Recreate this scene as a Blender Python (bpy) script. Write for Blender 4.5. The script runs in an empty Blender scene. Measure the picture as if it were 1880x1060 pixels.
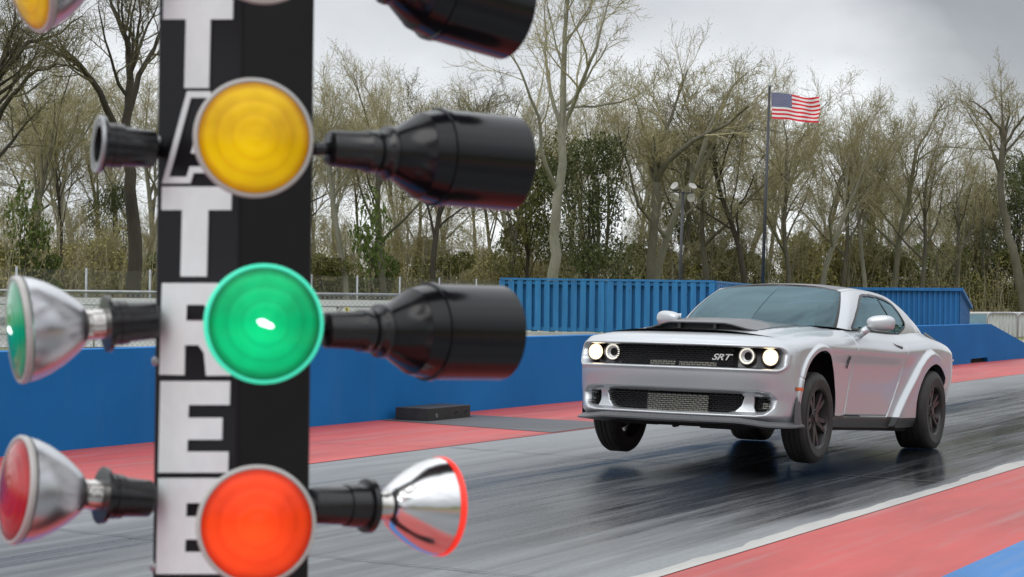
import bpy, bmesh, math, random
import numpy as np
from mathutils import Vector, Matrix
random.seed(7); np.random.seed(7)
scene = bpy.context.scene
COL = scene.collection

# ------------------------------------------------------------------ camera
CF, CPITCH, CROLL, CH = 3404.383, 0.0051864, 0.0099782, 1.3693945
def cam_axes():
    cp, sp = math.cos(CPITCH), math.sin(CPITCH)
    f = np.array([0, cp, sp]); r = np.array([1.0, 0, 0]); u = np.cross(r, f)
    cr, sr = math.cos(CROLL), math.sin(CROLL)
    return cr*r + sr*u, -sr*r + cr*u, f
CR_, CU_, CFW = cam_axes()
CPOS = np.array([0, 0, CH])
def ray(px, py): return CFW + CR_*(px-940)/CF - CU_*(py-530)/CF
def at(px, py, d): return CPOS + ray(px, py)*d            # pixel of the photograph and depth -> point
def atY(px, py, Y):
    r = ray(px, py); return CPOS + r*(Y/r[1])
cam_d = bpy.data.cameras.new('camera'); cam = bpy.data.objects.new('camera', cam_d); COL.objects.link(cam)
cam.matrix_world = Matrix([[CR_[0], CU_[0], -CFW[0], 0], [CR_[1], CU_[1], -CFW[1], 0], [CR_[2], CU_[2], -CFW[2], CH], [0, 0, 0, 1]])
cam_d.sensor_width = 36; cam_d.lens = CF/1880*36
cam_d.clip_start = .05; cam_d.clip_end = 5000
cam_d.dof.use_dof = True; cam_d.dof.focus_distance = 16.6; cam_d.dof.aperture_fstop = 13.0
scene.camera = cam

# ------------------------------------------------------------------ materials
def mk(name):
    m = bpy.data.materials.new(name); m.use_nodes = True
    nt = m.node_tree; b = nt.nodes['Principled BSDF']
    return m, nt, b
def N(nt, t, **kw):
    n = nt.nodes.new(t)
    for k, v in kw.items():
        if k in n.inputs: n.inputs[k].default_value = v
        else: setattr(n, k, v)
    return n
def ramp(nt, fac, stops):
    r = N(nt, 'ShaderNodeValToRGB'); e = r.color_ramp.elements
    while len(e) < len(stops): e.new(.5)
    for el, (p, c) in zip(e, stops): el.position = p; el.color = (*c, 1) if len(c) == 3 else c
    nt.links.new(fac, r.inputs[0]); return r.outputs[0]
def noise(nt, scale, detail=6, rough=.6, stretch=None, coord='Object'):
    tc = N(nt, 'ShaderNodeTexCoord'); src = tc.outputs[coord]
    if stretch:
        mp = N(nt, 'ShaderNodeMapping'); mp.inputs['Scale'].default_value = stretch
        nt.links.new(src, mp.inputs[0]); src = mp.outputs[0]
    n = N(nt, 'ShaderNodeTexNoise'); n.inputs['Scale'].default_value = scale
    n.inputs['Detail'].default_value = detail; n.inputs['Roughness'].default_value = rough
    nt.links.new(src, n.inputs['Vector']); return n.outputs[0]
def math_(nt, op, a, b=None, clamp=False):
    n = N(nt, 'ShaderNodeMath', operation=op); n.use_clamp = clamp
    for i, v in enumerate((a, b)):
        if v is None: continue
        if isinstance(v, (int, float)): n.inputs[i].default_value = v
        else: nt.links.new(v, n.inputs[i])
    return n.outputs[0]
def mixc(nt, fac, a, b, mode='MIX'):
    n = N(nt, 'ShaderNodeMix', data_type='RGBA', blend_type=mode)
    for idx, v in ((0, fac), (6, a), (7, b)):
        if isinstance(v, (int, float)): n.inputs[idx].default_value = v
        elif isinstance(v, tuple): n.inputs[idx].default_value = (*v[:3], 1)
        else: nt.links.new(v, n.inputs[idx])
    return n.outputs[2]
def bump(nt, b, h, strength=.3, dist=.01):
    n = N(nt, 'ShaderNodeBump'); n.inputs['Strength'].default_value = strength; n.inputs['Distance'].default_value = dist
    nt.links.new(h, n.inputs['Height']); nt.links.new(n.outputs[0], b.inputs['Normal'])
def simple(name, col, rough=.5, metal=0, var=.15, scale=4, spec=.5, coat=0, bmp=0, stretch=None, rvar=.1, emis=None, estr=0):
    m, nt, b = mk(name)
    f = noise(nt, scale, stretch=stretch)
    lo = tuple(max(0, c*(1-var)) for c in col); hi = tuple(min(1, c*(1+var)) for c in col)
    nt.links.new(ramp(nt, f, [(.3, lo), (.7, hi)]), b.inputs['Base Color'])
    r = math_(nt, 'ADD', math_(nt, 'MULTIPLY', f, rvar*2), rough-rvar, clamp=True)
    nt.links.new(r, b.inputs['Roughness'])
    b.inputs['Metallic'].default_value = metal; b.inputs['Specular IOR Level'].default_value = spec
    b.inputs['Coat Weight'].default_value = coat; b.inputs['Coat Roughness'].default_value = .04
    if bmp: bump(nt, b, noise(nt, scale*6), bmp, .01)
    if emis: b.inputs['Emission Color'].default_value = (*emis, 1); b.inputs['Emission Strength'].default_value = estr
    return m

# ------------------------------------------------------------------ mesh helpers
class MB:
    def __init__(s): s.v = []; s.f = []; s.mi = []; s.sm = []
    def add(s, verts, faces, mi=0, smooth=False):
        o = len(s.v); s.v += [tuple(map(float, p)) for p in verts]
        for f in faces: s.f.append(tuple(i+o for i in f)); s.mi.append(mi); s.sm.append(smooth)
    def box(s, c, size, ax=None, mi=0, bev=0):
        X, Y, Z = ax if ax is not None else (np.eye(3))
        hx, hy, hz = [q/2 for q in size]; c = np.array(c, float)
        if bev <= 0:
            P = [c+X*a*hx+Y*b*hy+Z*d*hz for d in (-1, 1) for b in (-1, 1) for a in (-1, 1)]
            s.add(P, [(0, 2, 3, 1), (4, 5, 7, 6), (0, 1, 5, 4), (2, 6, 7, 3), (0, 4, 6, 2), (1, 3, 7, 5)], mi)
        else:
            bm = bmesh.new(); bmesh.ops.create_cube(bm, size=1)
            bmesh.ops.scale(bm, vec=(2*hx, 2*hy, 2*hz), verts=bm.verts)
            bmesh.ops.bevel(bm, geom=bm.edges[:], offset=min(bev, hx*.9, hy*.9, hz*.9), segments=2, affect='EDGES', profile=.6)
            bm.verts.index_update()
            s.add([c+X*v.co.x+Y*v.co.y+Z*v.co.z for v in bm.verts], [[v.index for v in f.verts] for f in bm.faces], mi); bm.free()
    def tube(s, pts, rad, k=6, mi=0, smooth=True, cap=True):
        pts = [np.array(p, float) for p in pts]; n = len(pts)
        rad = [rad]*n if isinstance(rad, (int, float)) else rad
        prev = None; V = []
        for i in range(n):
            d = pts[min(i+1, n-1)]-pts[max(i-1, 0)]; d = d/(np.linalg.norm(d)+1e-9)
            if prev is None:
                a = np.array([0, 0, 1.0]) if abs(d[2]) < .9 else np.array([1.0, 0, 0])
                x = np.cross(d, a)
            else: x = prev-d*(prev@d)
            x = x/(np.linalg.norm(x)+1e-9); y = np.cross(d, x); prev = x
            for j in range(k):
                t = 2*math.pi*j/k; V.append(pts[i]+rad[i]*(x*math.cos(t)+y*math.sin(t)))
        F = []
        for i in range(n-1):
            for j in range(k):
                F.append((i*k+j, i*k+(j+1) % k, (i+1)*k+(j+1) % k, (i+1)*k+j))
        if cap: F.append(tuple(range(k-1, -1, -1))); F.append(tuple((n-1)*k+j for j in range(k)))
        s.add(V, F, mi, smooth)
    def lathe(s, prof, p, d, k=48, mi=0, smooth=True, close=False):
        p = np.array(p, float); d = np.array(d, float); d /= np.linalg.norm(d)
        a = np.array([0, 0, 1.0]) if abs(d[2]) < .9 else np.array([1.0, 0, 0])
        x = np.cross(d, a); x /= np.linalg.norm(x); y = np.cross(d, x)
        V = []; n = len(prof)
        for (q, r) in prof:
            for j in range(k):
                t = 2*math.pi*j/k; V.append(p+d*q+max(r, 1e-4)*(x*math.cos(t)+y*math.sin(t)))
        F = [(i*k+j, (i+1)*k+j, (i+1)*k+(j+1) % k, i*k+(j+1) % k) for i in range(n-1) for j in range(k)]
        if close: F += [((n-1)*k+j, j, (j+1) % k, (n-1)*k+(j+1) % k) for j in range(k)]
        s.add(V, F, mi, smooth)
    def prism(s, poly, o, X, Y, Z, depth, mi=0):
        # polygon in the (X, Y) plane at o, extruded along Z by depth
        o = np.array(o, float); n = len(poly)
        A = [o+X*a+Y*b for a, b in poly]; B = [q+Z*depth for q in A]
        bm = bmesh.new(); va = [bm.verts.new(q) for q in A]; f = bm.faces.new(va); f.normal_update()
        r = bmesh.ops.triangulate(bm, faces=[f]); bm.verts.index_update()
        T = [[v.index for v in g.verts] for g in bm.faces]; bm.free()
        F = [tuple(t) for t in T]+[tuple(i+n for i in reversed(t)) for t in T]
        F += [((i+1) % n, i, i+n, (i+1) % n+n) for i in range(n)]
        s.add(A+B, F, mi)
    def build(s, name, mats, parent=None, auto=None):
        me = bpy.data.meshes.new(name)
        me.from_pydata(s.v, [], s.f)
        mats = mats if isinstance(mats, (list, tuple)) else [mats]
        for m in mats: me.materials.append(m)
        me.polygons.foreach_set('material_index', s.mi); me.polygons.foreach_set('use_smooth', s.sm)
        bm = bmesh.new(); bm.from_mesh(me); bmesh.ops.recalc_face_normals(bm, faces=bm.faces); bm.to_mesh(me); bm.free()
        if auto: me.set_sharp_from_angle(angle=math.radians(auto))
        return link(name, me, parent)
def link(name, me, parent=None):
    o = bpy.data.objects.new(name, me); COL.objects.link(o)
    if parent: o.parent = parent
    return o
def tag(o, label=None, cat=None, group=None, kind=None):
    if label: o['label'] = label
    if cat: o['category'] = cat
    if group: o['group'] = group
    if kind: o['kind'] = kind
    return o
def empty(name, loc=(0, 0, 0), label=None, cat=None, group=None):
    o = bpy.data.objects.new(name, None); o.empty_display_size = .1; COL.objects.link(o); o.location = [float(q) for q in loc]
    return tag(o, label, cat, group)
def copy_tree(o, parent=None):
    c = o.copy(); COL.objects.link(c)
    if parent: c.parent = parent
    for ch in list(o.children): copy_tree(ch, c)
    return c

# ------------------------------------------------------------------ sky, sun
w = bpy.data.worlds.new('World'); scene.world = w; w.use_nodes = True
nt = w.node_tree; bg = nt.nodes['Background']
SUN_EL, SUN_AZ = math.radians(46), math.radians(215)     # azimuth clockwise from +Y: behind the camera, to its left
sky = N(nt, 'ShaderNodeTexSky', sky_type='NISHITA'); sky.sun_disc = False; sky.sun_elevation = SUN_EL; sky.sun_rotation = SUN_AZ
tc = N(nt, 'ShaderNodeTexCoord'); sep = N(nt, 'ShaderNodeSeparateXYZ'); nt.links.new(tc.outputs['Generated'], sep.inputs[0])
mp = N(nt, 'ShaderNodeMapping'); mp.inputs['Scale'].default_value = (1, 1, 1.7); nt.links.new(tc.outputs['Generated'], mp.inputs[0])
n1 = N(nt, 'ShaderNodeTexNoise'); n1.inputs['Scale'].default_value = 5.2; n1.inputs['Detail'].default_value = 7; n1.inputs['Roughness'].default_value = .48
nt.links.new(mp.outputs[0], n1.inputs['Vector'])
# overcast: bright near the horizon, a grey cloud base above it, brighter again high overhead
el = ramp(nt, sep.outputs[2], [(0, (1.08, 1.12, 1.15)), (.085, (1.06, 1.09, 1.12)), (.125, (.93, .95, .975)), (.155, (.80, .815, .84)), (.30, (.90, .92, .95)), (.75, (1.50, 1.53, 1.57))])
cl = ramp(nt, n1.outputs[0], [(.30, (.72, .73, .75)), (.48, (.97, .975, .98)), (.66, (1.14, 1.14, 1.135))])
over = mixc(nt, 1.0, el, cl, 'MULTIPLY')
# one darker rain cloud standing to the right of the flag
def cloud(nt, d0, rad):
    vd = N(nt, 'ShaderNodeVectorMath', operation='DISTANCE'); nt.links.new(tc.outputs['Generated'], vd.inputs[0]); vd.inputs[1].default_value = d0
    q = math_(nt, 'ADD', math_(nt, 'DIVIDE', vd.outputs['Value'], rad), math_(nt, 'MULTIPLY', math_(nt, 'SUBTRACT', n1.outputs[0], .5), 1.6))
    return ramp(nt, q, [(.25, (1, 1, 1)), (1, (0, 0, 0))])
d0 = ray(1850, 30); d0 = d0/np.linalg.norm(d0)
over = mixc(nt, math_(nt, 'MULTIPLY', cloud(nt, tuple(d0), .085), .62), over, (.20, .21, .23))
# unseen dark bank added low in the sky behind the camera to cut fill
bk = math_(nt, 'MULTIPLY', ramp(nt, math_(nt, 'ADD', math_(nt, 'MULTIPLY', sep.outputs[1], -.5), .5), [(.42, (0,)*3), (.62, (1,)*3)]), ramp(nt, sep.outputs[2], [(.10, (1,)*3), (.50, (0,)*3)]))
over = mixc(nt, math_(nt, 'MULTIPLY', bk, .58), over, (.22, .23, .25))
skyd = mixc(nt, 1.0, sky.outputs[0], (.09, .09, .09), 'MULTIPLY')
allc = mixc(nt, .90, skyd, over)
nt.links.new(allc, bg.inputs[0]); bg.inputs[1].default_value = 1.0
sd = bpy.data.lights.new('sun', 'SUN'); sd.energy = .9; sd.angle = math.radians(45); sd.color = (1, .975, .94)
so = bpy.data.objects.new('sun', sd); COL.objects.link(so)
sdir = Vector((math.sin(SUN_AZ)*math.cos(SUN_EL), math.cos(SUN_AZ)*math.cos(SUN_EL), math.sin(SUN_EL)))
so.rotation_euler = sdir.to_track_quat('Z', 'Y').to_euler(); so.location = (0, -10, 30)
scene.view_settings.view_transform = 'Standard'; scene.view_settings.look = 'None'
scene.view_settings.exposure = 0; scene.view_settings.gamma = 1
scene.cycles.use_denoising = True
try: scene.cycles.denoiser = 'OPENIMAGEDENOISE'
except Exception: pass
scene.cycles.max_bounces = 8; scene.cycles.transparent_max_bounces = 16
scene.cycles.sample_clamp_indirect = 6

# ------------------------------------------------------------------ ground, strip, paint
TA = math.radians(240.93283554)
T = np.array([-math.cos(TA), -math.sin(TA), 0]); NB = np.array([-T[1], T[0], 0]); UP = np.array([0, 0, 1.0])
def trk(a, b, z=0): return T*a+NB*b+UP*z
def sheet(name, a0, a1, b0, b1, z, mat, kind='structure'):
    ca, cb = (a0+a1)/2, (b0+b1)/2
    m = MB(); la, lb = (a1-a0)/2, (b1-b0)/2
    m.add([(-la, -lb, 0), (la, -lb, 0), (la, lb, 0), (-la, lb, 0)], [(0, 1, 2, 3)])
    o = m.build(name, mat); o.location = trk(ca, cb, z); o.rotation_euler = (0, 0, math.atan2(T[1], T[0]))
    if kind: o['kind'] = kind
    return o
def asphalt():
    m, nt, b = mk('drag_strip_asphalt')
    s1 = noise(nt, 1.0, 8, .62, (.05, 1.1, 1)); s2 = noise(nt, 1.0, 8, .68, (.22, 7.5, 1)); s3 = noise(nt, 1.0, 6, .7, (1.2, 60, 1)); s4 = noise(nt, 30, 5, .7)
    s5 = noise(nt, .30, 4, .6, (.35, 1, 1))
    # rubber laid down along the two wheel paths, fading in the lane's outer thirds
    tcc = N(nt, 'ShaderNodeTexCoord'); sp = N(nt, 'ShaderNodeSeparateXYZ'); nt.links.new(tcc.outputs['Object'], sp.inputs[0])
    yb = math_(nt, 'ADD', sp.outputs[1], math_(nt, 'MULTIPLY', math_(nt, 'SUBTRACT', s1, .5), .5))
    mr = N(nt, 'ShaderNodeMapRange'); mr.inputs[1].default_value = -2.6; mr.inputs[2].default_value = 2.6; nt.links.new(yb, mr.inputs[0])
    rub = ramp(nt, mr.outputs[0], [(.0, (.15,)*3), (.10, (.75,)*3), (.27, (1.05,)*3), (.42, (.72,)*3), (.50, (.80,)*3), (.60, (1.0,)*3), (.74, (.35,)*3), (1, (.05,)*3)])
    lz = N(nt, 'ShaderNodeMapRange'); lz.inputs[1].default_value = -71.5; lz.inputs[2].default_value = -65.0; lz.inputs[3].default_value = .62; lz.inputs[4].default_value = 1.42; nt.links.new(math_(nt, 'ADD', sp.outputs[0], math_(nt, 'MULTIPLY', math_(nt, 'SUBTRACT', s1, .5), 9)), lz.inputs[0])
    rub = math_(nt, 'MULTIPLY', rub, lz.outputs[0])
    st = math_(nt, 'ADD', math_(nt, 'MULTIPLY', s2, .80), math_(nt, 'MULTIPLY', s3, .36))
    amt = math_(nt, 'ADD', math_(nt, 'MULTIPLY', rub, .66), math_(nt, 'MULTIPLY', math_(nt, 'SUBTRACT', st, .565), 1.7))
    amt = math_(nt, 'ADD', amt, math_(nt, 'MULTIPLY', math_(nt, 'SUBTRACT', s5, .5), 1.5), True)
    col = ramp(nt, amt, [(0, (.225, .239, .249)), (.3, (.130, .140, .148)), (.6, (.042, .046, .051)), (1, (.011, .0125, .014))])
    col = mixc(nt, .55, col, ramp(nt, s4, [(.3, (.6,)*3), (.62, (1.15,)*3)]), 'MULTIPLY')
    nt.links.new(col, b.inputs['Base Color'])
    rg = ramp(nt, amt, [(0, (.58,)*3), (.4, (.38,)*3), (1, (.11,)*3)])
    nt.links.new(math_(nt, 'ADD', rg, math_(nt, 'MULTIPLY', math_(nt, 'SUBTRACT', s4, .5), .16)), b.inputs['Roughness'])
    b.inputs['Specular IOR Level'].default_value = .62
    bump(nt, b, math_(nt, 'ADD', math_(nt, 'MULTIPLY', s3, .6), math_(nt, 'MULTIPLY', s4, .5)), .12, .006)
    return m
def paint(name, c, wear=(.30, .28, .27), rough=.55):
    m, nt, b = mk(name)
    f = noise(nt, .8, 6, .62, (.4, 1.6, 1)); g = noise(nt, 14, 8, .72); h = noise(nt, 1.0, 6, .65, (.35, 6, 1)); vs = noise(nt, 70, 3, .6)
    c0 = ramp(nt, f, [(.3, tuple(q*.74 for q in c)), (.5, c), (.7, tuple(min(1, q*1.22) for q in c))])
    c1 = mixc(nt, math_(nt, 'MULTIPLY', ramp(nt, h, [(.50, (0,)*3), (.72, (1,)*3)]), .34), c0, wear)
    c2 = mixc(nt, ramp(nt, g, [(.26, (.55,)*3), (.34, (0,)*3)]), c1, (.07, .05, .05))
    c3 = mixc(nt, ramp(nt, vs, [(.70, (0,)*3), (.76, (.5,)*3)]), c2, wear)
    nt.links.new(c3, b.inputs['Base Color']); b.inputs['Roughness'].default_value = rough
    bump(nt, b, g, .2, .006); return m
M = {}
M['asphalt'] = asphalt()
M['red'] = paint('red_track_paint', (.46, .062, .056)); M['blue'] = paint('blue_track_paint', (.022, .16, .42)); M['white'] = paint('white_line_paint', (.43, .425, .40), (.16, .16, .16))
M['dkpaint'] = paint('dark_sealed_asphalt', (.075, .075, .08), (.16, .16, .16))
m, nt, b = mk('rough_ground')
f = noise(nt, .12, 8, .65); g = noise(nt, 5, 6, .7)
c = ramp(nt, f, [(.30, (.10, .15, .03)), (.48, (.17, .20, .05)), (.60, (.25, .23, .14)), (.74, (.34, .32, .28))])
nt.links.new(mixc(nt, .5, c, ramp(nt, g, [(.3, (.6,)*3), (.7, (1.2,)*3)]), 'MULTIPLY'), b.inputs['Base Color']); b.inputs['Roughness'].default_value = .95
M['ground'] = m
g_ = MB(); g_.add([(-1500, -1500, 0), (1500, -1500, 0), (1500, 1500, 0), (-1500, 1500, 0)], [(0, 1, 2, 3)])
go = g_.build('ground', M['ground']); go.location = (0, 0, -.02); go['kind'] = 'structure'
sheet('drag_strip', -60, 220, 3.62, 9.0, -.004, M['asphalt'])
sheet('red_border', -60, 220, 2.615, 3.80, .0, M['red'])
sheet('blue_border', -60, 220, 1.95, 2.615, .0, M['blue'])
sheet('red_median', -60, 220, .55, 1.95, .0, M['red'])
sheet('second_strip', -60, 220, -6.6, .56, -.002, M['asphalt'])
sheet('far_red_border', -60, 220, -9.5, -6.6, .0, M['red'])
# white lane line with a ragged worn inner edge
m = MB(); rng = random.Random(3); A = np.arange(-20, 120, .12)
inn = []; q = 0
for a in A:
    q = .8*q+rng.uniform(-.018, .018); inn.append(3.925+q+.02*math.sin(a*1.3))
V = [(a, 3.795, 0) for a in A]+[(a, bb, 0) for a, bb in zip(A, inn)]; n = len(A)
m.add([(v[0], v[1], 0) for v in V], [(i, i+1, n+i+1, n+i) for i in range(n-1)])
o = m.build('white_line', M['white']); o.rotation_euler = (0, 0, math.atan2(T[1], T[0])); o.location = (0, 0, .004); o['kind'] = 'structure'
sheet('red_shoulder', -60, 220, 8.80, 11.6, .0, M['red'])
m = MB(); m.add([trk(17.30, 11.30), trk(18.75, 11.30), trk(18.45, 8.83), trk(16.75, 8.83)], [(0, 1, 2, 3)])
o = m.build('dark_crossing', M['dkpaint']); o.location = (0, 0, .004); o['kind'] = 'structure'
m = MB(); rng = random.Random(5)
def crack(a0, b0, a1, b1, w_):
    n = 40; P = []
    for i in range(n+1):
        t = i/n; P.append(((a0+(a1-a0)*t)+rng.uniform(-.015, .015), b0+(b1-b0)*t, w_*rng.uniform(.3, 1)))
    m.add([trk(a-ww, b_) for a, b_, ww in P]+[trk(a+ww, b_) for a, b_, ww in P], [(i, i+1, n+1+i+1, n+1+i) for i in range(n)])
crack(14.55, 8.72, 13.95, 4.0, .012); crack(24.5, 8.75, 24.2, 4.0, .012); crack(13.9, 11.1, 14.5, 8.85, .006); crack(8.2, 8.7, 8.0, 4, .008)
M['crack'] = simple('crack_sealant', (.012, .012, .014), .35)
o = m.build('pavement_crack', M['crack']); o.location = (0, 0, .0045); o['kind'] = 'structure'
sheet('gravel_verge', -60, 220, 11.85, 17.0, -.012, simple('pale_gravel', (.36, .34, .30), .95, var=.35, scale=8))

# ------------------------------------------------------------------ concrete wall along the strip
M['wall'] = None
m, nt, b = mk('blue_painted_concrete')
f = noise(nt, .7, 6, .6); g = noise(nt, 9, 8, .7); gg = noise(nt, 90, 3, .6); h = noise(nt, 1, 5, .6, (2.5, 2.5, .35))
c = ramp(nt, f, [(.3, (.010, .142, .40)), (.7, (.014, .178, .48))])
c = mixc(nt, math_(nt, 'MULTIPLY', ramp(nt, h, [(.55, (0,)*3), (.8, (1,)*3)]), .25), c, (.05, .16, .38))
c = mixc(nt, ramp(nt, g, [(.27, (.6,)*3), (.33, (0,)*3)]), c, (.012, .03, .08))
nt.links.new(c, b.inputs['Base Color']); b.inputs['Roughness'].default_value = .7; b.inputs['Specular IOR Level'].default_value = .12; bump(nt, b, math_(nt, 'ADD', g, gg), .35, .006)
M['wall'] = m
m = MB()
poly = [(-40, 0), (41.6, 0), (41.63, .10), (43.05, .105), (43.1, 0), (48.9, 0), (48.9, .03), (43.35, .875), (-40, .875)]
m.prism(poly, trk(0, 11.27), T, UP, NB, .34)
m.box(trk(42.3, 11.48, .05), (1.46, .2, .11), (T, NB, UP), 1)
wl = m.build('barrier_wall', [M['wall'], simple('drain_shadow', (.01, .01, .012), .8)])
tag(wl, 'long blue painted concrete wall beside the drag strip with a sloping end', 'wall')
# ------------------------------------------------------------------ starting light tree (near, out of focus)
M['black_metal'] = simple('black_powder_coat', (.008, .008, .0095), .42, var=.2, scale=12, spec=.26)
M['black_plastic'] = simple('black_plastic', (.012, .012, .013), .26, var=.2, scale=20, spec=.6)
M['shade_plastic'] = simple('glossy_black_shade', (.005, .005, .0065), .20, var=.1, scale=9, spec=.42, coat=.0, rvar=.03)
M['letter'] = simple('white_vinyl', (.80, .87, .865), .5, var=.05, scale=30)
M['silver'] = simple('silvered_glass', (.82, .82, .82), .16, 1.0, var=.04, scale=10, rvar=.05)
M['satin_silver'] = simple('frosted_silver_glass', (.64, .65, .67), .30, 1.0, var=.05, scale=10, rvar=.05)
M['brass'] = simple('lamp_base_metal', (.72, .70, .66), .22, 1.0, var=.1, scale=60)
M['steel'] = simple('galvanised_steel', (.42, .43, .44), .42, .8, var=.15, scale=15)
M['rim_pale'] = simple('pale_glass_rim', (.50, .49, .47), .25, var=.08, scale=20)
def lens_mat(name, c, emis=0, ecol=None, swirl=1.0, rough=.16, trans=0):
    m, nt, b = mk(name)
    tc = N(nt, 'ShaderNodeTexCoord'); ln = N(nt, 'ShaderNodeVectorMath', operation='LENGTH'); nt.links.new(tc.outputs['Object'], ln.inputs[0])
    
    nz = noise(nt, 26, 5, .6, (1, 1, .55)); big = noise(nt, 13, 3, .5)
    r = math_(nt, 'ADD', math_(nt, 'MULTIPLY', ln.outputs['Value'], 17.3), math_(nt, 'MULTIPLY', math_(nt, 'SUBTRACT', nz, .5), .17))
    k = lambda a, g: tuple(min(1, q*(a if i else (a+g)/2 if a < 1 else a)) for i, q in enumerate(c))
    cc = ramp(nt, r, [(.0, k(1.0, 1)), (.34, k(1.06, 1)), (.40, k(.90, 1)), (.45, k(1.02, 1)), (.60, k(1.05, 1)), (.66, k(.86, 1)), (.73, k(1.0, 1)), (.84, k(1.06, 1)), (.90, k(.70, .95)), (.955, k(.52, .9)), (1.0, k(.36, .8))])
    cc = mixc(nt, .75, cc, ramp(nt, big, [(.32, (.62, .52, .5)), (.52, (1.0, 1.0, 1.0)), (.68, (1.22, 1.26, 1.26))]), 'MULTIPLY')
    hb = math_(nt, 'ADD', math_(nt, 'SINE', math_(nt, 'MULTIPLY', r, 26)), math_(nt, 'MULTIPLY', noise(nt, 60, 3, .5), .8))
    nt.links.new(cc, b.inputs['Base Color']); b.inputs['Roughness'].default_value = rough
    b.inputs['Coat Weight'].default_value = .12; b.inputs['Coat Roughness'].default_value = .06; b.inputs['Specular IOR Level'].default_value = .3
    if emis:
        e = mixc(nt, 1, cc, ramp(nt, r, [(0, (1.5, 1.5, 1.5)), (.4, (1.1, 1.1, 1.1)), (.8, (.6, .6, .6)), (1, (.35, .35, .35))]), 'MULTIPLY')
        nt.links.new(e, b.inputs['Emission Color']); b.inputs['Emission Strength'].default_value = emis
    bump(nt, b, hb, .10, .0012)
    return m
M['amber'] = lens_mat('amber_lens', (.86, .54, .002), .14)  # unlit lens, faint glow added to brighten the amber
M['red_emis'] = lens_mat('emissive_red_lens', (.90, .060, .010), .50)  # red lens with weak emission added to its colour
M['green_edge'] = lens_mat('dark_green_lens', (.0, .30, .13), .16)
M['red_dark'] = lens_mat('dark_red_lens', (.42, .012, .016), 0)
M['green_lit'] = lens_mat('lit_green_lens', (.0, .50, .17), .55)
m, nt, b = mk('green_glowing_rim'); b.inputs['Base Color'].default_value = (.05, .5, .36, 1); b.inputs['Emission Color'].default_value = (.03, .62, .36, 1); b.inputs['Emission Strength'].default_value = .8; b.inputs['Roughness'].default_value = .3; M['green_rim'] = m
m, nt, b = mk('red_glowing_rim'); b.inputs['Base Color'].default_value = (.8, .03, .02, 1); b.inputs['Emission Color'].default_value = (1, .05, .03, 1); b.inputs['Emission Strength'].default_value = .6; b.inputs['Roughness'].default_value = .3; M['red_rim'] = m
m, nt, b = mk('lamp_filament'); b.inputs['Emission Color'].default_value = (.75, 1, .95, 1); b.inputs['Emission Strength'].default_value = 2.2; M['filament'] = m

LT = empty('starting_light_tree', (0, 0, 0), 'black post of red amber and green starting lamps with white lettering', 'starting lights')
PC = at(437, 700, 2.062)          # a point on the near corner of the post
half = .0925
pc = np.array([PC[0], PC[1]+half+.001, 0])
zt, zb = 2.05, .0
m = MB()
# square tube: near corner faces the camera
PL, PR = at(282, 700, 2.155), at(572, 700, 2.150); PB = PL+PR-PC
cs = [np.array([q[0], q[1], 0]) for q in (PC, PL, PB, PR)]
bev = .004; ring = []
for i in range(4):
    p, a, b_ = cs[i], cs[i-1], cs[(i+1) % 4]
    da, db = (a-p)/np.linalg.norm(a-p), (b_-p)/np.linalg.norm(b_-p)
    ring += [p+da*bev, p+(da+db)*bev*.3, p+db*bev]
k = len(ring)
m.add([q+UP*zb for q in ring]+[q+UP*zt for q in ring], [(i, (i+1) % k, k+(i+1) % k, k+i) for i in range(k)]+[tuple(range(k)), tuple(range(k, 2*k))])
post = m.build('post', M['black_metal'], LT)
m = MB(); m.box((pc[0], pc[1], .012), (.36, .36, .024), bev=.004); m.build('base_plate', M['black_metal'], LT)
# lettering on the left face (u runs from the near corner to the far left edge, so text reads left to right from u = 1 to 0)
e0, e1 = cs[1], cs[0]; FX = (e1-e0); FL = np.linalg.norm(FX); FX = FX/FL; FN = np.array([FX[1], -FX[0], 0])
def onface(px, py):
    r = ray(px, py); n = FN; k_ = ((e0-CPOS)@n)/(r@n); p = CPOS+r*k_
    return (p-e0)@FX, p[2]
def letter_rects(rects):
    m = MB()
    for poly in rects:
        P = [onface(x, y) for x, y in poly]
        m.prism(P, e0+FN*.0003, FX, UP, FN, .0012)
    return m
LTR = MB()
def put(poly): 
    P = [onface(x, y) for x, y in poly]; LTR.prism(P, e0+FN*.0003, FX, UP, FN, .0012)
def T_(x0, x1, y0, y1, bar, s0, s1, dx=0): put([(x0, y0), (x1, y0), (x1-1, y0+bar), (s1, y0+bar), (s1-dx, y1), (s0-dx, y1), (s0, y0+bar), (x0-1, y0+bar)])
T_(302, 430, -22, 162, 58, 343, 388, 3)
# outlined A (ring of thin strokes)
put([(345, 168), (388, 168), (388, 180), (352, 180), (312, 325), (344, 325), (350, 306), (398, 306), (404, 325), (424, 325), (428, 337), (394, 337), (388, 318), (357, 318), (351, 337), (299, 337)])
put([(352, 282), (374, 204), (384, 204), (394, 282), (384, 282), (379, 225), (365, 272), (384, 272), (384, 282)])
T_(299, 427, 343, 508, 43, 336, 384, 3)
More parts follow.
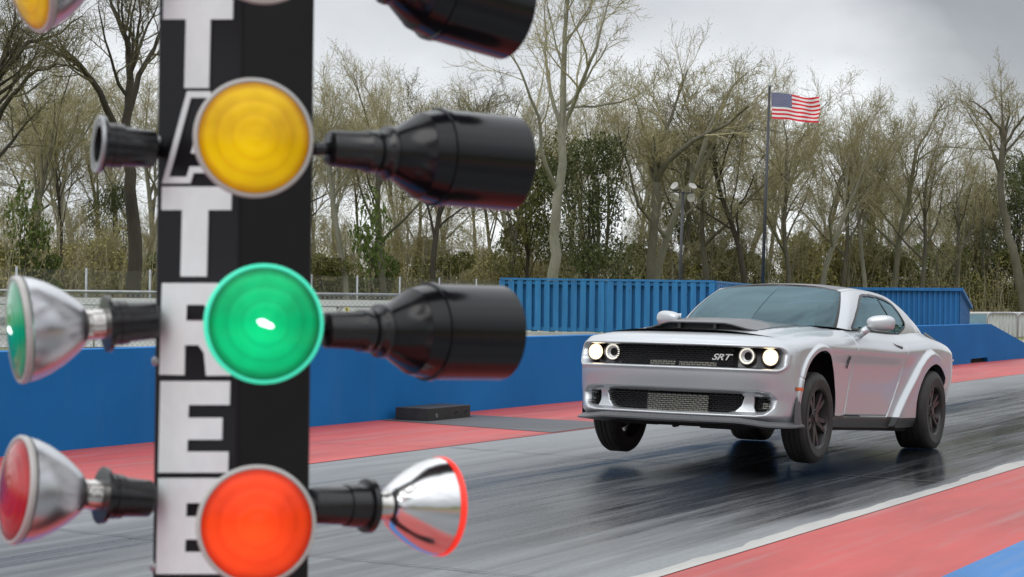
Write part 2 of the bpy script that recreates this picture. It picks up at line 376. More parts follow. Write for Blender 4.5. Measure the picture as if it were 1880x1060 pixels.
# R
put([(299, 520), (399, 520), (416, 528), (424, 548), (424, 588), (414, 604), (404, 608), (414, 618), (421, 640), (425, 690), (380, 690), (376, 648), (366, 634), (341, 634), (340, 689), (294, 688)])
for y0, y1, y_a, y_b in ((700, 868, 744, 768), (878, 1054, 918, 942)):
    x = 296 if y0 == 700 else 292
    h = y1-y0
    put([(x, y0), (x+128, y0), (x+127, y0+h*.26), (x+52, y0+h*.26), (x+51, y0+h*.40), (x+114, y0+h*.40), (x+113, y0+h*.64), (x+50, y0+h*.64), (x+49, y0+h*.77), (x+125, y0+h*.77), (x+124, y1), (x-4, y1)])
LTR.build('lettering', M['letter'], post)
m = MB()
P = [onface(x, y) for x, y in [(346, 560), (376, 560), (380, 566), (380, 582), (376, 588), (345, 588)]]
m.prism(P, e0+FN*.0012, FX, UP, FN, .0012); m.build('letter_counter', M['black_metal'], post)
m = MB()
for px, py in ((289, 664), (278, 1040), (291, 258)):
    u, z = onface(px, py); p = e0+FX*.004+UP*z; m = MB(); m.lathe([(0, .0058), (.002, .0058), (.004, .003), (.0042, 0)], p+FN*.0002, FN, 10); m.build('bolt', M['steel'], post)

def lamp(base, d, lens, rim, refl, name='lamp', arm_from=None, shade=False, empty_socket=False, filament=False, short=False):
    """base: where the socket starts; d: unit direction of the lamp axis"""
    base = np.array(base, float); d = np.array(d, float); d /= np.linalg.norm(d)
    root = empty(name); root.parent = LT
    ks = .82 if empty_socket else 1
    if short: base = base+d*.020
    sk = (lambda a_: .0795-.020-(.0795-a_)*.75) if short else (lambda a_: a_*ks)
    m = MB()
    m.lathe([(sk(a_), r_) for a_, r_ in [(0, .001), (0, .0190), (.003, .0212), (.045, .0228), (.046, .0248), (.060, .0258), (.0605, .0248), (.070, .0258), (.072, .0320), (.079, .0325), (.0795, .0275)]+([(.0795, .0215), (.03, .0180), (.028, 0)] if empty_socket else [(.0795, .0)])], base, d, 40)
    if arm_from is not None: m.tube([arm_from, base+d*.004], .0075, 12)
    if shade:
        m.build('socket', M['black_plastic'], root)
        m = MB()
        m.lathe([(.070, .022), (.078, .029), (.082, .0295), (.118, .0510), (.1185, .0520), (.136, .0560), (.140, .0570), (.1405, .0598), (.147, .0600), (.148, .0582), (.249, .0588), (.2495, .0570), (.15, .0560), (.12, .048), (.08, .02)], base, d, 64)
        m.build('shade', M['shade_plastic'], root, auto=35)
        m = MB(); m.lathe([(.165, .053), (.172, .050), (.18, .03), (.183, 0)], base, d, 40); o = m.build('lens', M[lens], root)
        return root
    m.build('socket', M['black_plastic'], root, auto=40)
    if short: base = base-d*.020
    if empty_socket:
        m = MB(); m.lathe([(.0620, .0322), (.0655, .0328), (.0665, .0322), (.0655, .0290)], base, d, 40); m.build('collar', M['steel'], root)
        return root
    m = MB(); m.lathe([(.078, .0165), (.083, .0175), (.086, .0165), (.090, .0178), (.094, .0165), (.101, .0180), (.104, .020)], base, d, 40); m.build('screw_base', M['brass'], root)
    m = MB(); m.lathe([(.102, .0185), (.105, .0240), (.110, .0285), (.118, .0350), (.130, .0435), (.146, .0522), (.160, .0573), (.170, .0592)], base, d, 64); m.build('reflector', M[refl], root)
    m = MB(); m.lathe([(.1715, .0588), (.1725, .0604), (.1775, .0606), (.1795, .0592), (.1790, .0565)], base, d, 64); m.build('rim', M[rim], root)
    m = MB(); pr = [(.1785+.0075*(1-(r/.0560)**2), r) for r in np.linspace(.0560, 0, 18)]
    c0 = base+d*.186
    m.lathe([(a-.186, r) for a, r in pr], (0, 0, 0), d, 64)
    ln = m.build('lens', M[lens], root); ln.location = c0
    if filament:
        x = np.cross(d, UP); x /= np.linalg.norm(x); y = np.cross(x, d)
        m = MB(); ax = (x*.93+y*.36)
        m.tube([ax*-.0115, ax*-.006, ax*.004, ax*.0115], [.0022, .0042, .0050, .0022], 10)
        f = m.build('filament', M['filament'], root); f.location = c0-d*.0032
    return root
a20 = math.radians(17)
DF = np.array([math.sin(a20), -math.cos(a20), .0])
def face_lamp(px, py, lens, rim, tilt=0, lit=False, depth=1.86, dx=0):
    c = at(px, py, depth)
    d = np.array([math.sin(a20+dx), -math.cos(a20+dx), tilt])
    d /= np.linalg.norm(d)
    base = c-d*.18
    return lamp(base, d, lens, rim, 'satin_silver', arm_from=np.array([PC[0]+.012, PC[1]+.012, base[2]]), filament=lit)
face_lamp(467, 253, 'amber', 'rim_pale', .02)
face_lamp(486, 595, 'green_lit', 'green_rim', .01, True)
face_lamp(472, 965, 'red_emis', 'rim_pale', .05)
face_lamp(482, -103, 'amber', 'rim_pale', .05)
def two_point(b, e, lens, rim, refl, frm, db, de, L=.18, **k):
    B = at(*b, db); E_ = at(*e, de); d = E_-B; d /= np.linalg.norm(d)
    return lamp(E_-d*L if not (k.get('shade') or k.get('empty_socket')) else B, d, lens, rim, refl, arm_from=frm, **k)
LE, RE = cs[1], cs[3]
def edge(c, py, px): return np.array([c[0], c[1], at(px, py, 2.15)[2]])
two_point((262, 590), (28, 606), 'green_edge', 'rim_pale', 'satin_silver', edge(LE, 592, 285), 2.13, 2.068, filament=True, short=True)
two_point((262, 915), (24, 899), 'red_dark', 'rim_pale', 'satin_silver', edge(LE, 915, 280), 2.13, 2.052, short=True)
two_point((284, 275), (172, 264), None, None, None, edge(LE, 276, 290), 2.13, 2.101, empty_socket=True)
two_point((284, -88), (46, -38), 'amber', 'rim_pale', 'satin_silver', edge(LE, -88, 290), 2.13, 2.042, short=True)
two_point((590, 928), (812, 930), 'red_emis', 'red_rim', 'silver', edge(RE, 925, 572), 2.17, 2.26)
two_point((604, 272), (965, 303), 'red_dark', None, None, edge(RE, 274, 578), 2.17, 2.31, shade=True)
two_point((596, 606), (950, 612), 'red_dark', None, None, edge(RE, 604, 575), 2.17, 2.33, shade=True)
two_point((612, -70), (950, 28), 'red_dark', None, None, edge(RE, -80, 582), 2.17, 2.31, shade=True)
# ------------------------------------------------------------------ the car
YAW, CPI, CRO, RZ = 4.200836738817788, 0.06237466363301262, -0.007288267278113753, .365
POSX, POSY = 3.1196712892154674, 17.84872331396978
def car_w(p):
    x, y, z = p; c, s = math.cos(CRO), math.sin(CRO)
    y, z = y*c-(z-RZ)*s, RZ+(z-RZ)*c+y*s
    c, s = math.cos(CPI), math.sin(CPI); z0 = z-RZ; x2 = x*c-z0*s; z2 = RZ+x*s+z0*c
    return np.array([POSX+math.cos(YAW)*x2-math.sin(YAW)*y, POSY+math.sin(YAW)*x2+math.cos(YAW)*y, z2])
CO = car_w((0, 0, 0)); CMX = np.array([car_w(e)-CO for e in np.eye(3)]).T
CAR = empty('muscle_car', (0, 0, 0), 'silver two-door muscle car lifting its front wheels with headlights on', 'car')
CAR.matrix_world = Matrix([[*CMX[0], CO[0]], [*CMX[1], CO[1]], [*CMX[2], CO[2]], [0, 0, 0, 1]])
def carray(px, py, ax, val):
    d = CMX.T@ray(px, py); o = CMX.T@(CPOS-CO); return o+d*((val-o[ax])/d[ax])
# materials
m, nt, b = mk('silver_car_paint')
f = noise(nt, 900, 2, .5)
nt.links.new(ramp(nt, f, [(.35, (.52, .545, .565)), (.65, (.62, .645, .67))]), b.inputs['Base Color'])
b.inputs['Metallic'].default_value = .66; b.inputs['Roughness'].default_value = .37; b.inputs['Coat Weight'].default_value = .5; b.inputs['Coat Roughness'].default_value = .06
M['paint'] = m
M['satin'] = simple('satin_black_graphic', (.030, .031, .034), .30, var=.1, scale=300, spec=.6, coat=.25)
M['trim'] = simple('black_trim', (.012, .012, .013), .35, var=.1, scale=40)
M['cavity'] = simple('dark_cavity', (.004, .004, .0045), .7, var=.1, scale=10)
M['grille'] = simple('gloss_black_grille', (.022, .022, .024), .24, var=.1, scale=30)
M['splitter'] = simple('dark_grey_splitter', (.105, .109, .115), .42, var=.1, scale=30)
M['under'] = simple('underbody_black', (.010, .010, .011), .65, var=.3, scale=6)
M['radiator'] = simple('radiator_fins', (.36, .35, .30), .32, .75, var=.25, scale=60)
M['chrome'] = simple('bright_chrome', (.88, .88, .89), .16, .6, var=.03)
M['bezel'] = simple('smoked_lamp_bezel', (.05, .047, .05), .22, var=.1, coat=.5)
m, nt, b = mk('headlight_lit'); b.inputs['Emission Color'].default_value = (1, .80, .52, 1); b.inputs['Emission Strength'].default_value = 3.6; M['hl'] = m
m, nt, b = mk('halo_ring_lit'); b.inputs['Base Color'].default_value = (.8, .8, .75, 1); b.inputs['Emission Color'].default_value = (1, .95, .8, 1); b.inputs['Emission Strength'].default_value = .75; M['halo'] = m
m, nt, b = mk('halo_ring_warm'); b.inputs['Base Color'].default_value = (.8, .75, .6, 1); b.inputs['Emission Color'].default_value = (1, .70, .38, 1); b.inputs['Emission Strength'].default_value = 2.2; M['halo2'] = m
M['amberlens'] = simple('amber_side_lens', (.62, .10, .012), .2, var=.2, scale=60, coat=.6)
m, nt, b = mk('tinted_glass')
out = nt.nodes['Material Output']; gl = N(nt, 'ShaderNodeBsdfGlossy'); gl.inputs['Color'].default_value = (.50, .73, .82, 1); gl.inputs['Roughness'].default_value = .03
tr = N(nt, 'ShaderNodeBsdfTransparent'); tr.inputs['Color'].default_value = (.26, .36, .39, 1)
fr = N(nt, 'ShaderNodeFresnel'); fr.inputs[0].default_value = 1.55
mx = N(nt, 'ShaderNodeMixShader'); nt.links.new(math_(nt, 'ADD', math_(nt, 'MULTIPLY', fr.outputs[0], 1.0), .09, True), mx.inputs[0])
nt.links.new(tr.outputs[0], mx.inputs[1]); nt.links.new(gl.outputs[0], mx.inputs[2]); nt.links.new(mx.outputs[0], out.inputs[0]); M['glass'] = m
m, nt, b = mk('tyre_rubber')
f = noise(nt, 8, 6, .6); g = noise(nt, 120, 3, .6)
nt.links.new(ramp(nt, f, [(.3, (.020, .0195, .019)), (.7, (.040, .038, .036))]), b.inputs['Base Color']); b.inputs['Roughness'].default_value = .62; bump(nt, b, g, .2, .002); M['tyre'] = m
M['rimm'] = simple('dark_bronze_wheel', (.046, .042, .043), .30, .3, var=.15, scale=12, spec=.5)
M['disc'] = simple('brake_disc_steel', (.38, .36, .34), .35, .9, var=.15, scale=30)
M['seat'] = simple('black_leather', (.012, .012, .013), .5, var=.2, scale=20)

def pchip(xk, Y, xq):
    """monotone cubic through rows Y at knots xk (works on any trailing shape)"""
    xk = np.asarray(xk, float); Y = np.asarray(Y, float); h = np.diff(xk); d = np.diff(Y, axis=0)/h.reshape(-1, *([1]*(Y.ndim-1)))
    m_ = np.zeros_like(Y); m_[0] = d[0]; m_[-1] = d[-1]
    same = d[:-1]*d[1:] > 0
    w1 = (2*h[1:]+h[:-1]).reshape(-1, *([1]*(Y.ndim-1))); w2 = (h[1:]+2*h[:-1]).reshape(-1, *([1]*(Y.ndim-1)))
    with np.errstate(divide='ignore', invalid='ignore'):
        hm = (w1+w2)/(w1/d[:-1]+w2/d[1:])
    m_[1:-1] = np.where(same, np.nan_to_num(hm), 0)
    return hermite(xk, Y, m_, xq)
def catmull(xk, Y, xq):
    xk = np.asarray(xk, float); Y = np.asarray(Y, float); m_ = np.zeros_like(Y)
    for i in range(len(xk)):
        a, b_ = max(0, i-1), min(len(xk)-1, i+1); m_[i] = (Y[b_]-Y[a])/(xk[b_]-xk[a])
    return hermite(xk, Y, m_, xq)
def hermite(xk, Y, m_, xq):
    xq = np.asarray(xq, float); i = np.clip(np.searchsorted(xk, xq, side='right')-1, 0, len(xk)-2); h = (xk[i+1]-xk[i])
    t = (xq-xk[i])/h; sh = (-1,)+(1,)*(Y.ndim-1); t = t.reshape(sh); h = h.reshape(sh)
    return Y[i]*(1+2*t)*(1-t)**2+m_[i]*h*t*(1-t)**2+Y[i+1]*t*t*(3-2*t)+m_[i+1]*h*t*t*(t-1)
def sst(a, b_, x): t = np.clip((x-a)/(b_-a), 0, 1); return t*t*(3-2*t)
def rrect(px, pz, cx, cz, hx, hz, r):
    qx = np.abs(px-cx)-hx+r; qz = np.abs(pz-cz)-hz+r
    return np.hypot(np.maximum(qx, 0), np.maximum(qz, 0))+np.minimum(np.maximum(qx, qz), 0)-r
def sdpoly(X, Z, P):
    P = np.array(P, float); d = np.full(X.shape, 1e9); s = np.ones(X.shape); n = len(P)
    for i in range(n):
        a, b_ = P[i], P[i-1]; e = b_-a; wx, wz = X-a[0], Z-a[1]
        t = np.clip((wx*e[0]+wz*e[1])/(e@e), 0, 1); d = np.minimum(d, (wx-e[0]*t)**2+(wz-e[1]*t)**2)
        c1 = Z >= a[1]; c2 = Z < b_[1]; c3 = e[0]*wz > e[1]*wx
        fl = (c1 & c2 & c3) | (~c1 & ~c2 & ~c3); s = np.where(fl, -s, s)
    return s*np.sqrt(d)
def sdline(X, Z, P):
    d = np.full(X.shape, 1e9)
    for a, b_ in zip(P[:-1], P[1:]):
        a = np.array(a); e = np.array(b_)-a; t = np.clip(((X-a[0])*e[0]+(Z-a[1])*e[1])/(e@e), 0, 1)
        d = np.minimum(d, np.hypot(X-a[0]-e[0]*t, Z-a[1]-e[1]*t))
    return d

# plan outline, half car, from the nose round the left side to the tail
OUT = np.array([(3.89, 0), (3.882, .30), (3.845, .56), (3.775, .75), (3.69, .855), (3.55, .917), (3.30, .943), (2.98, .950), (2.55, .938), (2.10, .925), (1.50, .918), (.90, .925), (.45, .945), (.05, .955), (-.40, .940), (-.80, .900), (-.99, .80), (-1.07, .60), (-1.11, .30), (-1.12, 0)])
SL = np.concatenate([[0], np.cumsum(np.hypot(*np.diff(OUT, axis=0).T))])
TAB = {  # station: 8 x (inset, z) from the bottom edge up
 0: [(.07, .215), (.02, .258), (.040, .35), (.028, .44), (.0, .59), (.035, .775), (.070, .842)],
 3: [(.07, .215), (.02, .258), (.035, .35), (.024, .44), (.0, .59), (.030, .770), (.065, .832)],
 5: [(.05, .210), (.02, .27), (.010, .37), (.0, .47), (.0, .62), (.012, .760), (.060, .835)],
 7: [(.06, .190), (.040, .28), (.038, .42), (.034, .55), (.026, .68), (.0, .818), (.066, .905)],
 9: [(.075, .185), (.060, .272), (.058, .40), (.053, .55), (.038, .70), (.0, .834), (.046, .925)],
 11: [(.075, .190), (.060, .28), (.058, .42), (.053, .57), (.038, .72), (.0, .858), (.044, .945)],
 13: [(.08, .220), (.03, .30), (.015, .45), (.0, .60), (.0, .76), (.0, .920), (.068, 1.015)],
 14: [(.09, .28), (.05, .36), (.02, .47), (.0, .60), (.0, .76), (.0, .920), (.060, 1.005)],
 15: [(.12, .35), (.06, .42), (.03, .50), (.01, .62), (.0, .76), (.005, .905), (.050, .985)],
 17: [(.14, .38), (.08, .44), (.03, .52), (.01, .64), (.0, .78), (.02, .905), (.040, .96)],
 19: [(.14, .38), (.08, .44), (.03, .52), (.01, .64), (.0, .78), (.02, .905), (.040, .96)]}
J7 = np.array([(3.665, 0, .890), (3.66, .28, .889), (3.635, .50, .884), (3.59, .65, .876), (3.53, .728, .868), (3.43, .742, .876), (3.25, .745, .900), (2.95, .745, .934), (2.55, .745, .968), (2.10, .755, 1.000), (1.50, .785, 1.018), (.90, .785, 1.030), (.45, .775, 1.055), (.05, .755, 1.085), (-.40, .735, 1.085), (-.80, .715, 1.045), (-.93, .66, 1.005), (-1.0, .50, .990), (-1.03, .28, .990), (-1.04, 0, .990)])
ks = sorted(TAB); full = np.array([[np.interp(np.arange(20), ks, [TAB[k][j][c] for k in ks]) for c in (0, 1)] for j in range(7)])   # j, c, i
nrm = np.zeros((20, 2))
for i in range(20):
    t = OUT[min(i+1, 19)]-OUT[max(i-1, 0)]; nrm[i] = np.array([-t[1], t[0]]); nrm[i] /= np.linalg.norm(nrm[i])
nrm = -nrm if nrm[8][1] < 0 else nrm
nrm[0] = (1, 0); nrm[19] = (-1, 0)
NET = np.zeros((8, 20, 3))
for j in range(7):
    NET[j, :, :2] = OUT-nrm*full[j, 0][:, None]; NET[j, :, 2] = full[j, 1]
NET[7] = J7
sq = np.concatenate([np.arange(0, 1.45, .006), np.arange(1.45, 5.3, .008), np.arange(5.3, SL[-1]-.01, .02), [SL[-1]]])
lv = np.array([catmull(SL, NET[j], sq) for j in range(8)])
nq = catmull(SL, nrm, sq); nq /= np.linalg.norm(nq, axis=1)[:, None]
per = [8, 16, 16, 24, 26, 16, 22]
uq = np.concatenate([np.arange(p)/p+j for j, p in enumerate(per)]+[[7]])
G = pchip(np.arange(8), lv, uq)                        # rows (u) x cols (s) x 3
R_, C_ = G.shape[:2]
Xg, Yg, Zg = G[..., 0].copy(), G[..., 1].copy(), G[..., 2].copy()
NX = np.broadcast_to(nq[None, :, 0], Xg.shape); NY = np.broadcast_to(nq[None, :, 1], Xg.shape)
front = (Xg > 3.3) & (sq[None, :] < 1.25)
sdG = rrect(Yg, Zg, 0, .697, .872, .083, .055)
sdG = np.where(front, sdG, 1)
LREC = [(.0, .440), (.70, .440), (.785, .425), (.825, .385), (.81, .325), (.755, .270), (.69, .256), (0, .252), (-.2, .252), (-.2, .44)]
sdL = np.where(front, sdpoly(Yg, Zg, LREC)-.006, 1)
LCEN = [(-.1, .412), (.575, .412), (.597, .395), (.575, .330), (.53, .288), (.47, .272), (0, .268), (-.1, .268)]
sdC = np.where(front, sdpoly(Yg, Zg, LCEN)-.004, 1)
LSID = [(.682, .400), (.792, .396), (.806, .365), (.792, .305), (.770, .288), (.700, .284), (.682, .32)]
sdS = np.where(front, sdpoly(Yg, Zg, LSID)-.003, 1)
D = np.zeros_like(Xg)
D -= .165*sst(.002, -.014, sdG)
D += .010*np.exp(-((sdG-.012)/.012)**2)*(sdG > 0)          # rolled lip round the grille opening
D -= .052*sst(.004, -.034, sdL)*np.where(sdL < .01, 1, 0)
D -= .10*sst(.002, -.012, sdC)
D -= .08*sst(.002, -.012, sdS)
# wheel arches
AF, AR, RA = (3.035, .372), (.055, .372), .422
side = np.abs(NY) > .5
dF = np.hypot(Xg-AF[0], Zg-AF[1]); dR = np.hypot(Xg-AR[0], Zg-AR[1])
dF = np.where(Yg > .72, dF, 9); dR = np.where(Yg > .72, dR, 9)
D += .022*sst(.478, .455, dF)
FLP = [(1.02, .19), (.92, .304), (.767, .455), (.607, .618), (.446, .784), (.345, .862), (.245, .906), (.124, .925), (-.02, .905), (-.12, .862), (-.22, .78), (-.30, .64), (-.34, .48), (-.42, .26), (-.3, .1), (.8, .1)]
sdF = np.where(Yg > .72, sdpoly(Xg, Zg, FLP), 1)
D += (.050-.010*sst(.0, -.14, sdF))*sst(.010, -.040, sdF)
# shut lines
def groove(P, mask, w_=.0050, dep=.018):
    global D
    D -= dep*np.exp(-(sdline(Xg, Zg, P)/w_)**2)*mask
DF_ = [(2.075, 1.02), (2.085, .92), (2.09, .836), (2.11, .72), (2.152, .572), (2.20, .42), (2.255, .283)]
DR_ = [(.72, 1.05), (.735, .863), (.775, .74), (.822, .61), (.93, .45), (1.06, .31), (1.095, .287)]
sm = (Yg > .6)
groove(DF_, sm); groove(DR_, sm & (sdF > .004)); groove([(2.255, .283), (1.095, .290)], sm)
groove([(3.28, .553), (3.44, .556), (3.475, .575), (3.50, .66), (3.52, .80), (3.535, .875)], sm, .004, .007)
D *= 1
P3 = np.stack([Xg+NX*D, Yg+NY*D, Zg], -1)
P3[:, 0, 1] = 0; P3[:, -1, 1] = 0
# snap the arch edge to a circle
for (ax, az), d in ((AF, dF), (AR, dR)):
    k = (d > RA-.0055) & (d < RA+.0055)
    f = RA/np.maximum(d, 1e-6)
    P3[..., 0] = np.where(k, ax+(Xg-ax)*f+NX*D, P3[..., 0]); P3[..., 2] = np.where(k, az+(Zg-az)*f, P3[..., 2])
def cellavg(A): return (A[:-1, :-1]+A[1:, :-1]+A[:-1, 1:]+A[1:, 1:])/4
cX, cY, cZ = cellavg(Xg), cellavg(Yg), cellavg(Zg)
cF, cR, cG, cC, cS, cFl = map(cellavg, (dF, dR, sdG, sdC, sdS, sdF))
cls = np.full(cX.shape, 3)                                   # 0 none 1 bumper 2 fender 3 quarter panel 4 door 5 skirt 6 cavity 7 marker
xs_gap = np.interp(cZ, [.2, .553, .575, .66, .80, .875], [3.2, 3.44, 3.475, 3.50, 3.52, 3.535])
xdF = np.interp(cZ, [p[1] for p in DF_[::-1]], [p[0] for p in DF_[::-1]])
xdR = np.interp(cZ, [p[1] for p in DR_[::-1]], [p[0] for p in DR_[::-1]])
cls[cX > xdF] = 2
cls[(cX <= xdF) & (cX > xdR)] = 4
cls[(cX > xs_gap)] = 1
cls[(cZ < .284) & (cX < 2.62) & (cX > .3)] = 5
cls[(cG < -.006) | (cC < -.004) | (cS < -.004)] = 6
cls[(cX > 3.395) & (cX < 3.535) & (cZ > .462) & (cZ < .488) & (cY > .8)] = 7
cls[(cF < RA) | (cR < RA)] = 0
def grid_part(name, Pg, mask, mat, parent, mirror=True, smooth=True, both_sides=None):
    idx = np.arange(Pg.shape[0]*Pg.shape[1]).reshape(Pg.shape[:2])
    q = np.stack([idx[:-1, :-1], idx[:-1, 1:], idx[1:, 1:], idx[1:, :-1]], -1)[mask]
    return quads(name, Pg.reshape(-1, 3), q, mat, parent, mirror, smooth)
def quads(name, V, q, mat, parent, mirror=True, smooth=True):
    u, inv = np.unique(q, return_inverse=True); V = V[u]; q = inv.reshape(q.shape)
    if mirror == 'only': V = V*[1, -1, 1]; q = q[:, ::-1]
    elif mirror:
        n = len(V); mv = V*[1, -1, 1]; own = np.arange(n)+n
        z = np.abs(V[:, 1]) < 1e-6; own[z] = np.arange(n)[z]
        V = np.concatenate([V, mv]); q = np.concatenate([q, own[q][:, ::-1]])
    me = bpy.data.meshes.new(name); me.vertices.add(len(V)); me.vertices.foreach_set('co', V.astype(np.float32).ravel())
    me.loops.add(q.size); me.loops.foreach_set('vertex_index', q.astype(np.int32).ravel())
    me.polygons.add(len(q)); me.polygons.foreach_set('loop_start', np.arange(0, q.size, 4, dtype=np.int32))
    me.update(calc_edges=True); me.validate()
    me.polygons.foreach_set('use_smooth', np.full(len(me.polygons), smooth)); me.materials.append(mat)
    return link(name, me, parent)
bumper = grid_part('front_bumper', P3, cls == 1, M['paint'], CAR)
grid_part('cavity', P3, cls == 6, M['cavity'], bumper)
DOOR = None
for side_ in (False, 'only'):
    grid_part('fender', P3, cls == 2, M['paint'], CAR, side_)
    d_ = grid_part('door', P3, cls == 4, M['paint'], CAR, side_)
    DOOR = DOOR or d_
    grid_part('side_skirt', P3, cls == 5, M['trim'], CAR, side_)
    pm = P3.copy(); pm[..., 0] += NX*.004; pm[..., 1] += NY*.004
    grid_part('side_marker', pm, cls == 7, M['amberlens'], bumper, side_)
grid_part('rear_body', P3, cls == 3, M['paint'], CAR)
# a function that puts a point on the nose (or flank) surface, pushed out by off
def nose(y, z, off=0):
    y_ = abs(y); k = sq < 1.25
    rowz = G[:, k, 2]; rowx = G[:, k, 0]; rowy = G[:, k, 1]
    best = np.argmin((rowz-z)**2+(rowy-y_)**2); i, j = np.unravel_index(best, rowz.shape)
    return rowx[i, j]+off
# wheel tubs, underbody
def hood_z(x, y):
    """height of the bonnet skin"""
    e = np.interp(x, J7[:10, 0][::-1], J7[:10, 2][::-1])
    return e+(.030+.012*np.clip((3.6-x)/1.5, 0, 1))*(1-np.clip(np.abs(y)/.745, 0, 1)**2.2)
# bonnet: a grid from the nose line to the cowl
fl = lv[7]; fsel = sq < SL[4]+.02
yf = fl[fsel, 1]; xf = fl[fsel, 0]
ny, nx = 75, 170
vv = np.linspace(0, 1, ny); uu = np.linspace(0, 1, nx)
HB = np.zeros((nx, ny, 3))
for b_, v in enumerate(vv):
    y = v*.7365; x0 = np.interp(min(y, .728), yf, xf)-.005; x1 = 2.06+.17*(1-v*v)
    x = x0+(x1-x0)*uu
    HB[:, b_, 0] = x; HB[:, b_, 1] = y; HB[:, b_, 2] = hood_z(x, y)
# soft power-bulge creases each side of the scoop
hx, hy = HB[..., 0], HB[..., 1]
HB[..., 2] += .016*sst(.60, .50, hy)*sst(3.55, 3.2, hx)
HB[0, :, 2] -= .002; HB[:, -1, 2] -= .006
sat = np.zeros((nx-1, ny-1), bool); hcx = cellavg(hx); hcy = cellavg(hy)
sat = (hcy < np.interp(hcx, [2.0, 2.9, 3.40], [.56, .53, .49])) & (hcx < 3.25)
hood = grid_part('hood', HB, ~sat, M['paint'], CAR)
grid_part('hood_graphic', HB, sat, M['satin'], hood)
# scoop
sx0, sw = 3.385, .485
ns, nyy = 60, 80
SC = np.zeros((ns, nyy, 3)); 
for a, u in enumerate(np.linspace(0, 1, ns)):
    x = sx0-.0-u*1.05
    wv = sw*(1-.03*u)+.02*u
    for b_, v in enumerate(np.linspace(-1, 1, nyy)):
        y = v*wv; hgt = float(np.interp(u, [0, .08, .35, .55, 1], [.052, .057, .060, .050, .0]))
        prof = (1-sst(.45, 1.02, abs(v)))
        dx = -.10*abs(v)**3*(1-u)                             # the mouth sweeps back at its ends
        SC[a, b_] = (x+dx, y, hood_z(np.array(x+dx), np.array(y))+.016*sst(.60, .50, abs(y))+max(.001, hgt*prof))
SC[..., 2] += .001
sc_o = grid_part('hood_scoop', SC, np.ones((ns-1, nyy-1), bool), M['satin'], hood, False)
m = MB()
rim = [SC[0, b_] for b_ in range(nyy)]
m.tube([p+np.array([.002, 0, -.003]) for p in rim], .0065, 8); m.build('mouth_rim', M['satin'], sc_o)
m = MB(); V = []
for b_ in range(nyy):
    p = SC[0, b_]; q = np.array([p[0]-.05, p[1], p[2]-.004]); bz = float(hood_z(np.array(p[0]), np.array(p[1])))+.004
    V += [q, np.array([p[0]-.05, p[1], bz])]
m.add(V, [(2*i, 2*i+1, 2*i+3, 2*i+2) for i in range(nyy-1)], 0, True); m.build('mouth_opening', M['cavity'], sc_o)
for y in (-.155, .155):
    m = MB()
    zz = float(hood_z(np.array(3.37), np.array(y)))
    m.box((3.352, y, zz+.040), (.05, .026, .058), bev=.006); m.build('divider', M['grille'], sc_o)
# deck lid and tail
DK = np.zeros((30, 40, 3))
for b_, v in enumerate(np.linspace(0, 1, 40)):
    y = v*.733; xb = np.interp(y, [0, .28, .50, .66, .733], [-1.035, -1.025, -.995, -.925, -.80]); xa = -.38
    x = xa+(xb-xa)*np.linspace(0, 1, 30); DK[:, b_, 0] = x; DK[:, b_, 1] = np.minimum(y, np.interp(-x, [.3, .8, 1.1], [.736, .713, .6]))
    DK[:, b_, 2] = np.interp(-x, [.3, .4, .8, 1.04], [1.088, 1.083, 1.043, .987])+.02*(1-v*v)
grid_part('deck_lid', DK, np.ones((29, 39), bool), M['paint'], CAR)
m = MB()
ys = np.linspace(-.70, .70, 40)
for sg in (1,):
    V = []
    for y in ys:
        k = abs(y)/.70; xx = -.99+.11*k**3; zz = 1.000+.012*(1-k)
        V += [(xx+.13, y, zz+.032), (xx, y, zz+.062), (xx-.045, y, zz+.060), (xx-.05, y, zz-.004)]
    n = len(ys); F = []
    for i in range(n-1):
        for c in range(3): F.append((4*i+c, 4*i+c+1, 4*i+5+c, 4*i+4+c))
        F.append((4*i+3, 4*i, 4*i+4, 4*i+7))
    m.add(V, F, 0, False)
m.build('rear_spoiler', M['satin'], CAR, auto=30)
# ---- greenhouse
GS = np.array([  # base x,y,z | top x,y,z
 (2.275, 0, 1.040, 1.535, 0, 1.418), (2.235, .38, 1.036, 1.556, .33, 1.404), (2.14, .60, 1.030, 1.590, .52, 1.378), (2.045, .715, 1.024, 1.600, .578, 1.358),
 (1.955, .776, 1.014, 1.500, .606, 1.378), (1.60, .790, 1.020, 1.25, .622, 1.400), (1.10, .790, 1.028, .90, .628, 1.405), (.62, .785, 1.040, .50, .625, 1.388), (.24, .770, 1.070, .16, .612, 1.345), (-.10, .748, 1.085, -.02, .585, 1.325),
 (-.40, .690, 1.092, .0, .50, 1.338), (-.45, .42, 1.100, .03, .33, 1.356), (-.47, 0, 1.104, .04, 0, 1.366)])
gl_ = np.concatenate([[0], np.cumsum(np.hypot(*np.diff(GS[:, :2], axis=0).T))])
gq = np.arange(0, gl_[-1], .006); gq = np.append(gq, gl_[-1])
B0 = catmull(gl_, GS[:, :3], gq); T0 = catmull(gl_, GS[:, 3:], gq)
nv = 64; tq = np.linspace(0, 1, nv)
W = np.zeros((nv, len(gq), 3))
tg = np.gradient(B0[:, :2], axis=0); gn = np.stack([tg[:, 1], -tg[:, 0]], -1); gn /= np.linalg.norm(gn, axis=1)[:, None]
if gn[len(gq)//2][1] < 0: gn = -gn
for a, t in enumerate(tq):
    bow = .028*4*t*(1-t)
    W[a] = B0*(1-t)+T0*t; W[a, :, :2] += gn*bow; W[a, :, 2] += bow*.3
wX, wY, wZ = cellavg(W[..., 0]), cellavg(W[..., 1]), cellavg(W[..., 2])
